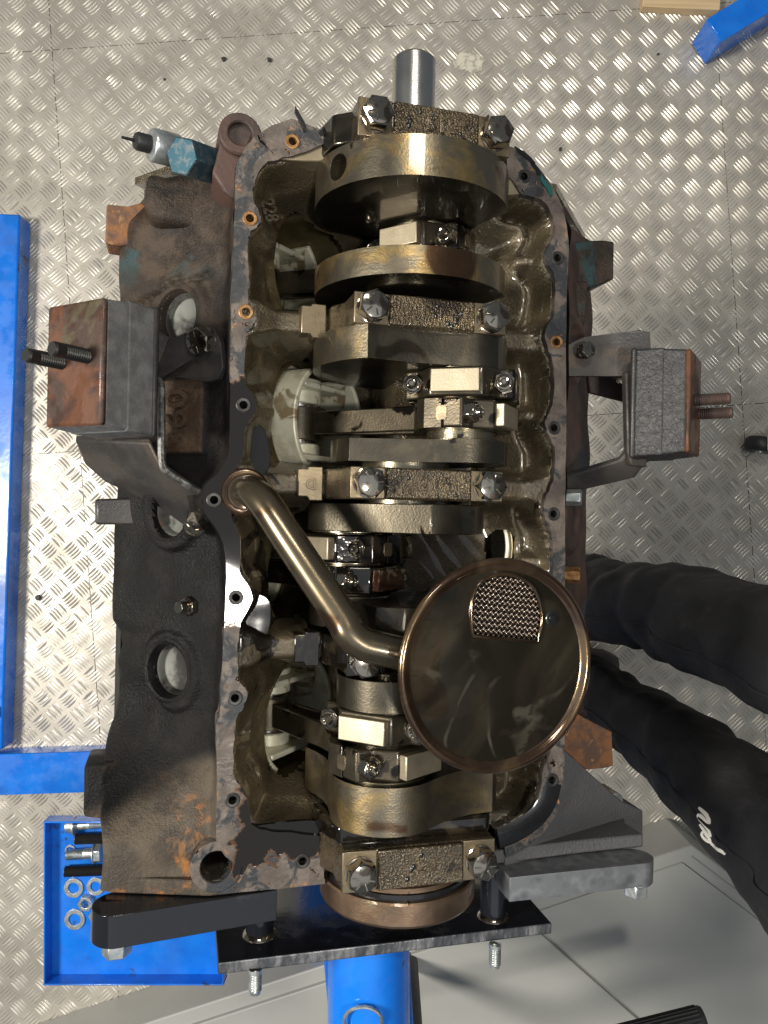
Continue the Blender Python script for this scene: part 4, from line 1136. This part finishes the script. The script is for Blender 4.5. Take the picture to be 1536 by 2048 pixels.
LBL = {('R', 0): "connecting rod nearest the front snout, cap down beside the largest counterweight",
       ('L', 0): "connecting rod with pale piston between the two front counterweights, running left",
       ('R', 1): "connecting rod with level light cap pad just behind the second main cap",
       ('L', 1): "connecting rod running left to the large pale oil-stained piston",
       ('R', 2): "connecting rod running right, just behind the middle main cap",
       ('L', 2): "oil-black connecting rod with brown pad left of the round strainer pan",
       ('R', 3): "connecting rod with bright tilted cap pad left of the strainer pan, near the rear",
       ('L', 3): "rearmost connecting rod, brown cap pad tilted right, beside the rear counterweight"}
proto = None
for bank, ys_, s_ in (('R', ROD_R, 1), ('L', ROD_L, -1)):
    ax_ = Vector((s_ * math.sqrt(.5), 0, -math.sqrt(.5)))
    for k in range(4):
        pin = dirv(THROW[k]) * RT
        dt = pin.dot(ax_); sd_ = dt + math.sqrt(ROD_L_MM ** 2 - (pin.length_squared - dt * dt))
        pp = ax_ * sd_; rd = (pp - pin).normalized()
        zz = -rd; yy_ = Vector((0, 1, 0)); xx = yy_.cross(zz)
        Rm = Matrix(((xx.x, 0, zz.x, 0), (xx.y, 1, zz.y, 0), (xx.z, 0, zz.z, 0), (0, 0, 0, 1)))
        Rm.translation = Vector((pin.x, ys_[k], pin.z)) / 1000
        if proto is None:
            root = empty("connecting_rod", None, None, None, E_M @ Rm, .03); make_rod(root); pst = make_piston(root); proto = root
        else:
            root = copy_tree(proto); root.matrix_world = E_M @ Rm
            pst = [c for c in root.children if c.name.startswith("piston")][0]
        tag(root, LBL[(bank, k)], "connecting rod", "connecting rods on the crankshaft")
        if k == 2:
            for ch in root.children_recursive:
                if ch.type == 'MESH' and ch.material_slots[0].material.name in ('rod_steel', 'pad'):
                    sw = 'rod_wet' if ch.material_slots[0].material.name == 'rod_steel' else 'pad_wet'
                    if bank == 'R' and sw == 'pad_wet': continue
                    ch.material_slots[0].link = 'OBJECT'; ch.material_slots[0].material = M[sw]
        za = ax_; xa = Vector((0, 1, 0)).cross(za)
        Pm = Matrix(((xa.x, 0, za.x, pp.x / 1000), (xa.y, 1, za.y, ys_[k] / 1000), (xa.z, 0, za.z, pp.z / 1000), (0, 0, 0, 1)))
        pst.matrix_local = Rm.inverted() @ Pm
# ================================================================== ENGINE STAND
ST = empty("engine_stand", "engine stand with black mounting plate, arms and blue tube carrying the engine", "engine stand", None, Matrix.Translation((0, -.36, 0)))
def sbuild(mb, name, mat, parent=ST, **kw):
    o = mb.build(name, mat, parent, **kw)
    if parent is ST: o.matrix_parent_inverse = Matrix.Translation((0, .36, 0))
    return o
def eng(mb): mb.v = [tuple(E @ Vector(v)) for v in mb.v]; return mb
PY = -357.0
# plate corners on the top edge taken where the plate stands
a = uny(436, 1926, PY); b = uny(1104, 1846, PY)
plate = MB().prism([(a[0], a[1]), (b[0], b[1]), (b[0] + 2, b[1] - 175), (a[0], a[1] - 175)], PY - 9, PY, 'y')
plo = sbuild(eng(plate), "mounting_plate", 'stand_black', bev=1.2)
plo.data.materials.append(M['cut_steel'])
up_ = (E.to_3x3() @ Vector((0, 0, 1)))
for p in plo.data.polygons:
    if p.normal.dot(up_) > .7: p.material_index = 1
def ep(px_, py_, y): x, z = uny(px_, py_, y); return Vector((x, y, z))
tubes = []
for (px_, py_) in ((519, 1868), (986, 1832)):
    p1 = ep(px_, py_, PY); p0 = Vector((p1.x, -304, p1.z))
    o = sbuild(eng(MB().lathe([(8, 0), (11, 0), (11, 52.5), (8, 52.5)], p1 + Vector((0, .5, 0)), (0, 1, 0), 28, True)), "spacer_tube", 'stand_black', ang=30)
    m = MB().lathe([(10.5, -1.0), (13.5, -.8), (12.5, 1.5), (10.8, 3)], p1 + Vector((0, .8, 0)), (0, 1, 0), 28)
    sbuild(eng(m), "weld_bead", 'bolt')
    prof = [(0.01, 0), (4.3, 0)]
    for q in range(9): prof += [(5, 1.5 + q * 1.8), (4.3, 2.4 + q * 1.8)]
    prof += [(4.4, 18.5), (0.01, 18.5)]
for (px_, py_) in ((511, 1945), (990, 1895)):
    p = ep(px_, py_, PY - 10)
    prof = [(5, -2)]
    for q in range(8): prof += [(5, 1 + q * 1.8), (4.3, 1.9 + q * 1.8)]
    prof += [(4.0, 16.5), (0.01, 16.5)]
    sbuild(eng(MB().lathe([(r, h) for r, h in prof], p + Vector((0, 1, 0)), (0, -1, 0), 16)), "stud_end", 'zinc', ang=20)
def arm(px0, py0, px1, py1, r, y0, y1, mat, w1, label):
    c0 = ep(px0, py0, y0); c1 = ep(px1, py1, y0)
    d = Vector((c1.x - c0.x, 0, c1.z - c0.z)).normalized(); n = Vector((-d.z, 0, d.x))
    L = []
    a0 = math.atan2(n.z, n.x)
    for t in np.linspace(0, math.pi, 16): L.append((c0.x + r * math.cos(a0 + t), c0.z + r * math.sin(a0 + t)))
    L += [(c1.x - n.x * w1, c1.z - n.z * w1), (c1.x + n.x * w1, c1.z + n.z * w1)]
    o = sbuild(eng(MB().prism(L, y0, y1, 'y')), "arm", mat, bev=1.5)
    o['label'] = label
    bb = Vector((c0.x, y1, c0.z))
    m = MB().lathe([(0.01, -.5), (13, -.5), (13, 2), (0.01, 2)], bb, (0, -1, 0), 24)
    m.cyl(bb + Vector((0, -2, 0)), bb + Vector((0, -13, 0)), 10.5, n=6)
    q = sbuild(eng(m), "arm_bolt", 'zinc', parent=ST, bev=.8)
    return o
arm(236, 1806, 545, 1760, 18, -304, -327, 'stand_black', 16, "black painted left arm")
arm(1272, 1712, 1005, 1738, 14, -304, -323, 'galv', 15, "galvanised bare right arm")
# rotating tube and column behind it
TX, TZ = -13.0, 800.0
m = MB().lathe([(29, 0), (34.5, 0), (34.5, 330), (29, 330)], (TX, -352, TZ), (0, -1, 0), 48, True); sbuild(m, "rotation_tube", 'blue', ang=30)
m = MB().box((TX, -600, 420), (90, 90, 840)); sbuild(m, "column", 'blue', bev=4)
m = MB().cyl((TX, -470, TZ), (TX, -700, TZ), 40, n=40); sbuild(m, "tube_housing", 'blue', bev=2)
# inclined brace seen left of the tube, and the base
def beam(p0, p1, w, h, name, parent, mat='blue', fn=None):
    p0, p1 = Vector(p0), Vector(p1); d = (p1 - p0); L = d.length; d.normalize()
    s_ = d.cross(Vector((0, 0, 1))).normalized(); u = s_.cross(d)
    R = Matrix(((d.x, s_.x, u.x, 0), (d.y, s_.y, u.y, 0), (d.z, s_.z, u.z, 0), (0, 0, 0, 1))); R.translation = (p0 + p1) / 2
    m = MB().box((0, 0, 0), (L, w, h), R)
    return sbuild(m, name, mat, bev=3) if parent is ST else m.build(name, mat, parent, bev=3)
beam((TX - 8, -575, 620), (-92, -330, 240), 60, 60, "brace", ST)
beam((-92, -900, 60), (-92, 300, 60), 80, 60, "base_beam", ST)
beam((TX, -900, 92.5), (TX, -500, 92.5), 110, 5, "foot_plate", ST)
rp = wz(726, 2040, TZ + 34); m = MB().tube([(rp.x + 15 * math.cos(t), rp.y + 13 * math.sin(t), TZ + 35 + 3 * math.sin(t)) for t in np.linspace(0, 2 * math.pi, 28, endpoint=False)], 1.5, 8, closed=True)
sbuild(m, "pin_ring", 'zinc')
sbuild(MB().cyl((rp.x + 6, rp.y - 14, TZ - 40), (rp.x + 6, rp.y - 14, TZ + 42), 5, n=16), "locking_pin", 'steel', bev=1)

# ---- blue tray with loose hardware
TRZ = 300.0
t0 = wz(140, 1640, TRZ); t1 = wz(108, 1950, TRZ)
x0, x1, y0_, y1_ = t1.x - 4, -236.0, t1.y, t0.y + 6
tr = empty("parts_tray", "shallow blue metal tray holding bolts, nuts and washers beside the stand", "tray", None, Matrix.Translation(((x0 + x1) / 2000, (y0_ + y1_) / 2000, TRZ / 1000)))
def tbuild(mb, name, mat, **kw):
    o = mb.build(name, mat, tr, **kw); o.matrix_parent_inverse = tr.matrix_world.inverted(); return o
tbuild(MB().box(((x0 + x1) / 2, (y0_ + y1_) / 2, TRZ - 1), (x1 - x0, y1_ - y0_, 2)), "tray_base", 'blue', bev=.5)
hw = 24
for c, sz in ((((x0 + x1) / 2, y0_, TRZ + hw / 2), (x1 - x0 + 4, 2.5, hw)), (((x0 + x1) / 2, y1_, TRZ + hw / 2), (x1 - x0 + 4, 2.5, hw)), ((x0, (y0_ + y1_) / 2, TRZ + hw / 2), (2.5, y1_ - y0_, hw)), ((x1, (y0_ + y1_) / 2, TRZ + hw / 2), (2.5, y1_ - y0_, hw))):
    tbuild(MB().box(c, sz), "tray_wall", 'blue', bev=.8)
beam((-160, -600, TRZ - 13), (TX, -600, TRZ - 13), 40, 22, "tray_bracket", ST)
beam((-300, -600, TRZ - 13), (-160, -600, TRZ - 13), 40, 22, "tray_bracket", ST)
def thread(r, L, pitch=2.0):
    P = []; z = 0
    while z < L: P += [(r, z), (r * .86, z + pitch / 2)]; z += pitch
    return P
def hbolt(px_, py_, ang_deg, r, L, kind, mat, label, full=True):
    p = wz(px_, py_, TRZ + r * 1.2)
    a_ = RAD(ang_deg); d = (math.cos(a_), math.sin(a_), 0)
    root = empty("bolt", label, "bolt", None, Matrix.Translation(p / 1000))
    m = MB()
    hr = r * 1.75
    if kind == 'hex':
        m.cyl(Vector(d) * 0, Vector(d) * (r * 1.3), hr * 1.1, n=6).cyl(Vector(d) * (r * 1.3), Vector(d) * (r * 1.6), hr * 1.15, n=24)
    elif kind == 'flange':
        m.cyl(Vector(d) * 0, Vector(d) * (r * 1.7), hr * .95, n=12).cyl(Vector(d) * (r * 1.7), Vector(d) * (r * 2.2), hr * 1.3, n=28)
    if kind != 'stud': m.build("head", mat, root, bev=.6)
    s0 = r * 1.6 if kind != 'stud' else 0
    prof = [(0.01, s0), (r, s0), (r, s0 + (L * .35 if kind != 'stud' else 1))] + [(a, h + s0 + (L * .35 if kind != 'stud' else 1)) for a, h in thread(r, L * .65 if kind != 'stud' else L)] + [(0.01, s0 + L + 2)]
    MB().lathe(prof, (0, 0, 0), d, 18).build("shank", mat, root, ang=20)
    return root
hbolt(134, 1652, 3, 6.2, 70, 'flange', 'zinc', "bright flanged bolt lying uppermost in the blue tray")
hbolt(152, 1678, 2, 8.0, 60, 'stud', 'black_oxide', "dark threaded stud below the bright flanged bolt in tray")
hbolt(205, 1705, 184, 7.5, 42, 'hex', 'zinc', "short zinc bolt with its head under the engine, in tray")
hbolt(131, 1743, 2, 8.0, 90, 'stud', 'black_oxide', "long black threaded stud above the washers in the tray")
def washer(px_, py_, ro, ri, z, label, h=2.6, name="washer"):
    p = wz(px_, py_, z)
    m = MB().lathe([(ri, 0), (ro, 0), (ro, h), (ri, h)], n=36, close=True)
    o = m.build(name, 'zinc', None, bev=.5, ang=30); o.location = p / 1000
    return tag(o, label, name.replace("_", " "))
washer(148, 1775, 14.5, 8.0, TRZ + .2, "plain washer just under the long black stud, left in tray")
washer(192, 1772, 13.5, 7.5, TRZ + .2, "washer half hidden by the engine arm, right in tray")
washer(150, 1838, 15.5, 8.8, TRZ + .2, "largest flat washer, lowest in the blue tray")
washer(141, 1700, 8.0, 5.2, TRZ + .2, "small ring washer at the tray's left edge beside the bolts", 2.2)
def hexnut(px_, py_, r, z, label):
    p = wz(px_, py_, z); L = circ(0, 0, r * 1.12, 6)
    o = MB().prism(L, 0, r, 'z', [circ(0, 0, r * .55, 20)]).build("hex_nut", 'zinc', None, bev=.8); o.location = p / 1000
    return tag(o, label, "nut")
hexnut(175, 1802, 10.5, TRZ + .2, "zinc hex nut between the washers in the blue tray")
hexnut(198, 1826, 11, TRZ + .2, "zinc hex nut tucked under the black arm, in tray")

# ================================================================== BLUE STEEL ON THE FLOOR
fr = empty("steel_frame", "blue painted steel frame on the floor at the left edge", "frame", None, Matrix.Translation((-.75, -.1, 0)))
def fbuild(mb, name, mat='blue', **kw):
    o = mb.build(name, mat, fr, **kw); o.matrix_parent_inverse = fr.matrix_world.inverted(); return o
zt_ = 45
pA = wz(40, 428, zt_); pB = wz(4, 1500, zt_)
L = [(pA.x, pA.y), (pB.x, pB.y), (pB.x - 90, pB.y), (pA.x - 90, pA.y + 4)]
fbuild(MB().prism(L, 0, zt_, 'z'), "long_beam", bev=4)
pC = wz(0, 1512, zt_); pD = wz(330, 1500, zt_); 
L = [(pC.x - 80, pC.y), (pD.x, pD.y), (pD.x, pD.y - 74), (pC.x - 80, pC.y - 76)]
fbuild(MB().prism(L, 0, zt_ - 3, 'z'), "cross_beam", bev=4)
q0 = wz(18, 1412, 6)
fbuild(MB().box((q0.x - 12, q0.y, zt_ + 6), (26, 20, 12)), "frame_bolt", 'plastic', bev=2)
# top right corner leg
zb = 75
A_ = [wz(1408, 44, zb), wz(1424, 72, zb), wz(1560, -18, zb), wz(1540, -46, zb)]
d_ = (wz(1560, -30, zb) - wz(1416, 58, zb)).normalized(); s_ = Vector((-d_.y, d_.x, 0))
c_ = wz(1432, 58, zb)
lb = MB(); c0 = c_ - d_ * 5
lb.prism([(c0 + s_ * 24)[:2], (c0 - s_ * 24)[:2], (c0 - s_ * 24 + d_ * 420)[:2], (c0 + s_ * 24 + d_ * 420)[:2]], 4, zb, 'z')
lbo = lb.build("blue_beam", 'blue', None, bev=3); tag(lbo, "blue steel beam end on the floor at the top right corner", "beam")
# board
w0 = wz(1285, 12, 20); w1 = wz(1440, 20, 20)
bo = MB().prism([(w0.x, w0.y), (w1.x, w1.y), (w1.x + 10, w1.y + 120), (w0.x + 10, w0.y + 120)], .3, 20, 'z').build("wooden_board", 'wood', None, bev=1.5)
tag(bo, "pale wooden board lying at the top edge beside the blue beam", "board")

# ================================================================== GREY CABINET (bottom right)
cb = empty("cabinet", "grey sheet-metal cabinet with raised panel at the bottom right", "cabinet", None, Matrix.Translation((.4, -.95, 0)))
def cbuild(mb, name, mat='cabinet', **kw):
    o = mb.build(name, mat, cb, **kw); o.matrix_parent_inverse = cb.matrix_world.inverted(); return o
ZC = 120
c0 = wz(1385, 1690, ZC); dx = (wz(430, 2002, ZC) - c0).normalized(); dy = (wz(1560, 1822, ZC) - c0).normalized()
c3 = c0 + dx * 1250; c1 = c0 + dy * 900; c2_ = c3 + dy * 900
cbuild(MB().prism([(p.x, p.y) for p in (c0, c3, c2_, c1)], 0, ZC, 'z'), "carcass", bev=3)
i0 = c0 + dx * 42 + dy * 26; i1 = c0 + dx * 330 + dy * 30; 
i2 = i1 + (wz(1345, 2030, ZC) - wz(1090, 1805, ZC)).normalized() * 700; i3 = i0 + dy * 700
cbuild(MB().prism([(p.x, p.y) for p in (i0, i1, i2, i3)], ZC - 2, ZC + 4, 'z'), "door_panel", bev=1.5)
j0 = i1 + dx * 5; j3 = j0 + dx * 700; j1 = i2 + dx * 5; j2 = j3 + (i2 - i1)
cbuild(MB().prism([(p.x, p.y) for p in (j0, j3, j2, j1)], ZC - 2, ZC + 9, 'z'), "door_panel", bev=2)
e0 = c0 + dx * 22 + dy * 22; e1 = e0 + dy * 700
cbuild(MB().tube([(e0.x, e0.y, ZC), (e1.x, e1.y, ZC)], 3, 8), "edge_lip")
# ribbed black grip at the very bottom
h0 = wz(1275, 2068, 420); h1 = wz(1402, 2036, 420); d_ = (h1 - h0)
prof = [(0.01, -120)]
for k in range(36): prof += [(15.2, -120 + k * 5), (14.2, -118 + k * 5)]
prof += [(14, 60), (9, 64), (0.01, 64)]
gp = MB(); ax_ = d_.normalized()
nn = 20
gp.lathe([(0.01, -400), (15, -400), (15, 0), (13, 4), (0.01, 4)], h1, ax_, 24)
for k in range(20):
    a_ = 2 * math.pi * k / 20; q_ = ax_.to_track_quat('Z', 'Y').to_matrix() @ Vector((math.cos(a_) * 15.2, math.sin(a_) * 15.2, 0))
    gp.tube([tuple(h1 + q_ - ax_ * 300), tuple(h1 + q_ - ax_ * 3)], 1.2, 5)
g_ = gp.build("tool_grip", 'plastic', None, ang=40); tag(g_, "ribbed black rubber grip poking up at the bottom edge", "grip")
gq = h1 - ax_ * 390
st2 = MB().cyl((gq.x, gq.y, 0), (gq.x, gq.y, 425), 12, n=16).build("grip_shaft", 'plastic', None, bev=1)
mw = g_.matrix_world.copy(); st2.parent = g_
# caster at the right edge
cs = empty("caster_wheel", "black caster wheel with pale bracket at the right edge", "wheel", None, Matrix.Translation(wz(1505, 892, 0) / 1000))
def csb(mb, name, mat, **kw):
    o = mb.build(name, mat, cs, **kw); return o
csb(MB().lathe([(8, -13), (22, -13), (26, -9), (27, 0), (26, 9), (22, 13), (8, 13)], (0, 0, 27.5), (.15, 1, 0), 36, True), "tyre", 'plastic', ang=40)
csb(MB().cyl((0, -15, 27.5), (0, 15, 27.5), 8, n=16), "axle", 'zinc')
csb(MB().box((42, 2, 46), (44, 44, 42)).box((20, 0, 57), (40, 30, 6)), "bracket", 'white', bev=6, seg=3)

# ================================================================== PERSON (legs in view)
def build_person():
    root = empty("person", "person standing at the right in loose black work trousers with white script on the leg", "person", None, Matrix.Translation((.34, -.2, 0)))
    legs = [
        [(1105, 1172, 60, 66), (1150, 1190, 200, 74), (1182, 1198, 300, 84), (1235, 1206, 400, 86), (1295, 1208, 470, 86), (1350, 1222, 530, 96), (1420, 1250, 590, 108), (1536, 1290, 660, 118), (1660, 1352, 740, 140), (1830, 1450, 820, 185)],
        [(1080, 1330, 60, 66), (1140, 1352, 200, 64), (1190, 1380, 300, 62), (1245, 1420, 390, 67), (1300, 1458, 450, 77), (1360, 1507, 510, 92), (1445, 1574, 580, 108), (1550, 1665, 650, 132), (1650, 1740, 730, 160), (1790, 1850, 820, 215)]]
    V = []; F = []; n = 64
    for li, lg in enumerate(legs):
        C = [wz(a, b, z) for a, b, z, w in lg]; Rr = [w / F_PX * (CAM_H - z) for a, b, z, w in lg]
        P = catmull([(p.x, p.y, p.z, r) for p, r in zip(C, Rr)], 14)
        base = len(V)
        for i, (x, y, z, r) in enumerate(P):
            q0 = Vector(P[max(i - 1, 0)][:3]); q1 = Vector(P[min(i + 1, len(P) - 1)][:3]); t = (q1 - q0).normalized()
            ex = Vector((0, 1, 0)); ex = (ex - t * ex.dot(t)).normalized(); ey = t.cross(ex)
            for k in range(n):
                a = 2 * math.pi * k / n
                nv = mnoise.noise(Vector((math.cos(a) * 1.6 + li * 9, math.sin(a) * 1.6, z * .013))) * .20 + mnoise.noise(Vector((math.cos(a) * 3 + li * 5, math.sin(a) * 3 + z * .01, z * .045))) * .12
                fold = .045 * math.sin(z * .085 + 2.2 * math.sin(a + li) + 3 * mnoise.noise(Vector((a, z * .02, li)))) * (1 if z < 560 else .5)
                rr = r * (.97 + nv * .6 + fold)
                V.append(tuple(Vector((x, y, z)) + ex * math.cos(a) * rr + ey * math.sin(a) * rr * 1.02))
        m_ = len(P)
        for i in range(m_ - 1):
            for k in range(n):
                F.append((base + i * n + k, base + i * n + (k + 1) % n, base + (i + 1) * n + (k + 1) % n, base + (i + 1) * n + k))
        F.append(tuple(base + (m_ - 1) * n + k for k in range(n)))
        F.append(tuple(base + k for k in range(n))[::-1])
    def rings(R_, n_=40):
        b0 = len(V)
        for x, y, z, rx, ry in R_:
            for k in range(n_):
                a = 2 * math.pi * k / n_; V.append((x + math.cos(a) * rx, y + math.sin(a) * ry, z))
        for i in range(len(R_) - 1):
            for k in range(n_): F.append((b0 + i * n_ + k, b0 + i * n_ + (k + 1) % n_, b0 + (i + 1) * n_ + (k + 1) % n_, b0 + (i + 1) * n_ + k))
        F.append(tuple(b0 + k for k in range(n_))[::-1]); F.append(tuple(b0 + (len(R_) - 1) * n_ + k for k in range(n_)))
    legV, legF = list(V), list(F)
    rings(catmull([(430, -256, 775, 84, 150), (436, -256, 850, 105, 172), (450, -256, 960, 106, 165), (470, -257, 1080, 108, 168), (500, -259, 1230, 118, 192), (530, -261, 1340, 108, 205), (548, -262, 1400, 80, 130), (560, -262, 1435, 56, 60), (566, -262, 1470, 50, 52)], 4))
    for sg in (-1, 1):
        ap = catmull([(532, -262 + sg * 185, 1335), (545, -262 + sg * 232, 1240), (560, -262 + sg * 252, 1090), (520, -262 + sg * 240, 1000), (470, -262 + sg * 192, 915), (450, -262 + sg * 165, 880)], 6)
        am = MB().tube(ap, [62 - 24 * i / (len(ap) - 1) for i in range(len(ap))], 24)
        b0 = len(V); V += [tuple(v) for v in am.v]; F += [tuple(i + b0 for i in f) for f in am.f]
    seams = []
    for li, lg in enumerate(legs):
        rows = len(legV) // 2 // n; b0 = li * rows * n
        best = max(range(n), key=lambda k: (CAMV - Vector(V[b0 + (rows * 6 // 10) * n + k])).normalized().dot((Vector(V[b0 + (rows * 6 // 10) * n + k]) - sum((Vector(V[b0 + (rows * 6 // 10) * n + q]) for q in range(n)), Vector()) / n).normalized()))
        kk = (best + 7) % n
        seams.append([V[b0 + i * n + kk] for i in range(0, rows)])
    m = MB(); m.v = V; m.f = F
    for sm_ in seams:
        so = MB().tube(sm_, 1.6, 6).build("side_seam", 'cloth', root, ang=80); so.matrix_parent_inverse = root.matrix_world.inverted()
    tmp = bpy.data.objects.new("tmp", m.mesh("tmp")); COL.objects.link(tmp)
    rm = tmp.modifiers.new("r", 'REMESH'); rm.mode = 'VOXEL'; rm.voxel_size = .0055
    sm2 = tmp.modifiers.new("s", 'SMOOTH'); sm2.iterations = 2; sm2.factor = .4
    dg = bpy.context.evaluated_depsgraph_get(); dg.update()
    bme = bpy.data.meshes.new_from_object(tmp.evaluated_get(dg)); bme.name = "clothed_body"
    bpy.data.objects.remove(tmp)
    V = [tuple(v.co * 1000) for v in bme.vertices]; F = [tuple(p.vertices) for p in bme.polygons]
    o = link("clothed_body", bme, 'cloth', root, True, 80); o.matrix_parent_inverse = root.matrix_world.inverted()
    o['label'] = "loose black work clothes"
    def pp(mb, name, mat):
        q = mb.build(name, mat, root, ang=80); q.matrix_parent_inverse = root.matrix_world.inverted()
    hd = MB().sphere((572, -262, 1575), 100, (.92, .76, 1.16), 28, 20).tube([(566, -262, 1440), (570, -262, 1520)], 48, 20)
    hd.sphere((476, -262, 1562), 14, (1.2, .9, 1.6), 12, 8)
    for sg in (-1, 1): hd.sphere((580, -262 + sg * 78, 1568), 22, (.8, .4, 1.4), 12, 8).sphere((486, -262 + sg * 31, 1588), 9, (.6, 1.2, .6), 10, 6)
    hd.sphere((484, -262, 1520), 12, (.6, 2.0, .5), 12, 6)
    pp(hd, "head", 'skin')
    pp(MB().sphere((590, -262, 1605), 100, (.90, .82, 1.02), 28, 16), "hair", 'hair')
    for px_, py_ in ((1105, 1172), (1080, 1330)):
        p = wz(px_, py_, 0)
        sm = MB()
        rings = []
        for t, w, h in ((-1.15, 20, 30), (-.9, 34, 62), (-.4, 40, 80), (.1, 42, 74), (.6, 47, 58), (1.1, 46, 46), (1.5, 34, 34), (1.72, 12, 16)):
            rings.append((p.x - t * 105 + 20, w, h))
        vs = []; fs = []; nn_ = 16
        for x, w, h in rings:
            for k in range(nn_):
                a = 2 * math.pi * k / nn_
                zz = h / 2 + math.sin(a) * h / 2
                vs.append((x, p.y + math.cos(a) * w * (1.05 if zz < h * .4 else .9), max(zz, .5)))
        for i in range(len(rings) - 1):
            for k in range(nn_): fs.append((i * nn_ + k, i * nn_ + (k + 1) % nn_, (i + 1) * nn_ + (k + 1) % nn_, (i + 1) * nn_ + k))
        fs += [tuple(range(nn_))[::-1], tuple(range((len(rings) - 1) * nn_, len(rings) * nn_))]
        s_o = sm.add(vs, fs).build("shoe", 'plastic', root, ang=60, fix=True); s_o.matrix_parent_inverse = root.matrix_world.inverted()
    # white script print on the rear leg, laid on the cloth by projecting strokes onto it
    dg = bpy.context.evaluated_depsgraph_get(); dg.update()
    from mathutils.bvhtree import BVHTree
    bv = BVHTree.FromPolygons([Vector(v) for v in V], F)
    def z2(p): return (1340 + p[0] / 7.837, 1570 + p[1] / 7.837)
    strokes = [[(445, 350), (500, 400), (570, 470), (612, 545), (612, 610)], [(612, 600), (570, 570), (500, 500), (452, 480), (470, 530), (540, 610), (600, 700), (628, 760), (632, 815)],
               [(632, 815), (590, 770), (520, 680), (462, 615)], [(560, 720), (515, 745), (510, 790), (560, 850), (620, 880), (625, 845), (570, 790), (545, 760)], [(600, 870), (680, 940), (750, 1000), (820, 1045), (865, 1090)]]
    pm = MB()
    for st_ in strokes:
        Pn = []
        for q in catmull(st_, 6):
            a, b = z2(q); d = ray(a, b).normalized()
            hit, nr, _, _ = bv.ray_cast(CAMV, d)
            if hit is not None: Pn.append(hit - d * 1.2)
        if len(Pn) > 2:
            vs_ = []; fs_ = []
            for i, p_ in enumerate(Pn):
                w = 1.1 + 1.1 * math.sin(math.pi * i / (len(Pn) - 1)); vd = (p_ - CAMV).normalized()
                t_ = (Pn[min(i + 1, len(Pn) - 1)] - Pn[max(i - 1, 0)]).normalized(); sd2 = t_.cross(vd).normalized() * w
                vs_ += [p_ + sd2, p_ - sd2, p_ + sd2 + vd * 1.0, p_ - sd2 + vd * 1.0]
                if i: b_ = 4 * i; fs_ += [(b_ - 4, b_, b_ + 1, b_ - 3), (b_ - 2, b_ - 1, b_ + 3, b_ + 2), (b_ - 4, b_ - 2, b_ + 2, b_), (b_ - 3, b_ + 1, b_ + 3, b_ - 1)]
            pm.add(vs_, fs_)
    if pm.v:
        po_ = pm.build("script_print", 'print', root, ang=60); po_.matrix_parent_inverse = root.matrix_world.inverted()
build_person()

# dried pale splash near the front
p = wz(938, 125, 0); rnd = random.Random(8)
L = [(p.x + rnd.uniform(.6, 1.15) * 30 * math.cos(t) * 1.1 + 14 * math.sin(t), p.y + rnd.uniform(.6, 1.15) * 18 * math.sin(t) - 10 * math.cos(t)) for t in np.linspace(0, 2 * math.pi, 22, endpoint=False)]
sp = MB().prism(L, .1, 1.2, 'z').build("dried_splash", 'splash', None, bev=.3); tag(sp, "dried pale splash on the floor right of the crankshaft snout", "splash")
# ---- bits of dirt on the floor
rnd = random.Random(21)
LB = ["dark crumb of dirt between the blue frame and the block, lower left", "left one of two dark specks on the floor above the block's front", "right one of two dark specks on the floor above the block's front", "tiny dark speck on the floor at the upper left", "dark speck on the floor right of the front cap bolt", "tiny dark speck on the floor near the blue beam end", "dark speck on the floor just beyond the front right corner of the pan rail"]
for gi, (px_, py_, r) in enumerate( ((78, 1196, 7), (448, 120, 5), (540, 122, 5), (330, 160, 3), (975, 235, 4), (1315, 110, 3), (1120, 300, 4))):
    p = wz(px_, py_, 0); L = [(r * rnd.uniform(.5, 1.1) * math.cos(t), r * rnd.uniform(.5, 1.1) * math.sin(t)) for t in np.linspace(0, 2 * math.pi, 9, endpoint=False)]
    o = MB().prism(L, 0, r * .8, 'z').build("grit", 'debris', None, bev=.6); o.location = (p.x / 1000, p.y / 1000, .0016)
    tag(o, LB[gi], "dirt", "dirt crumbs on the floor")
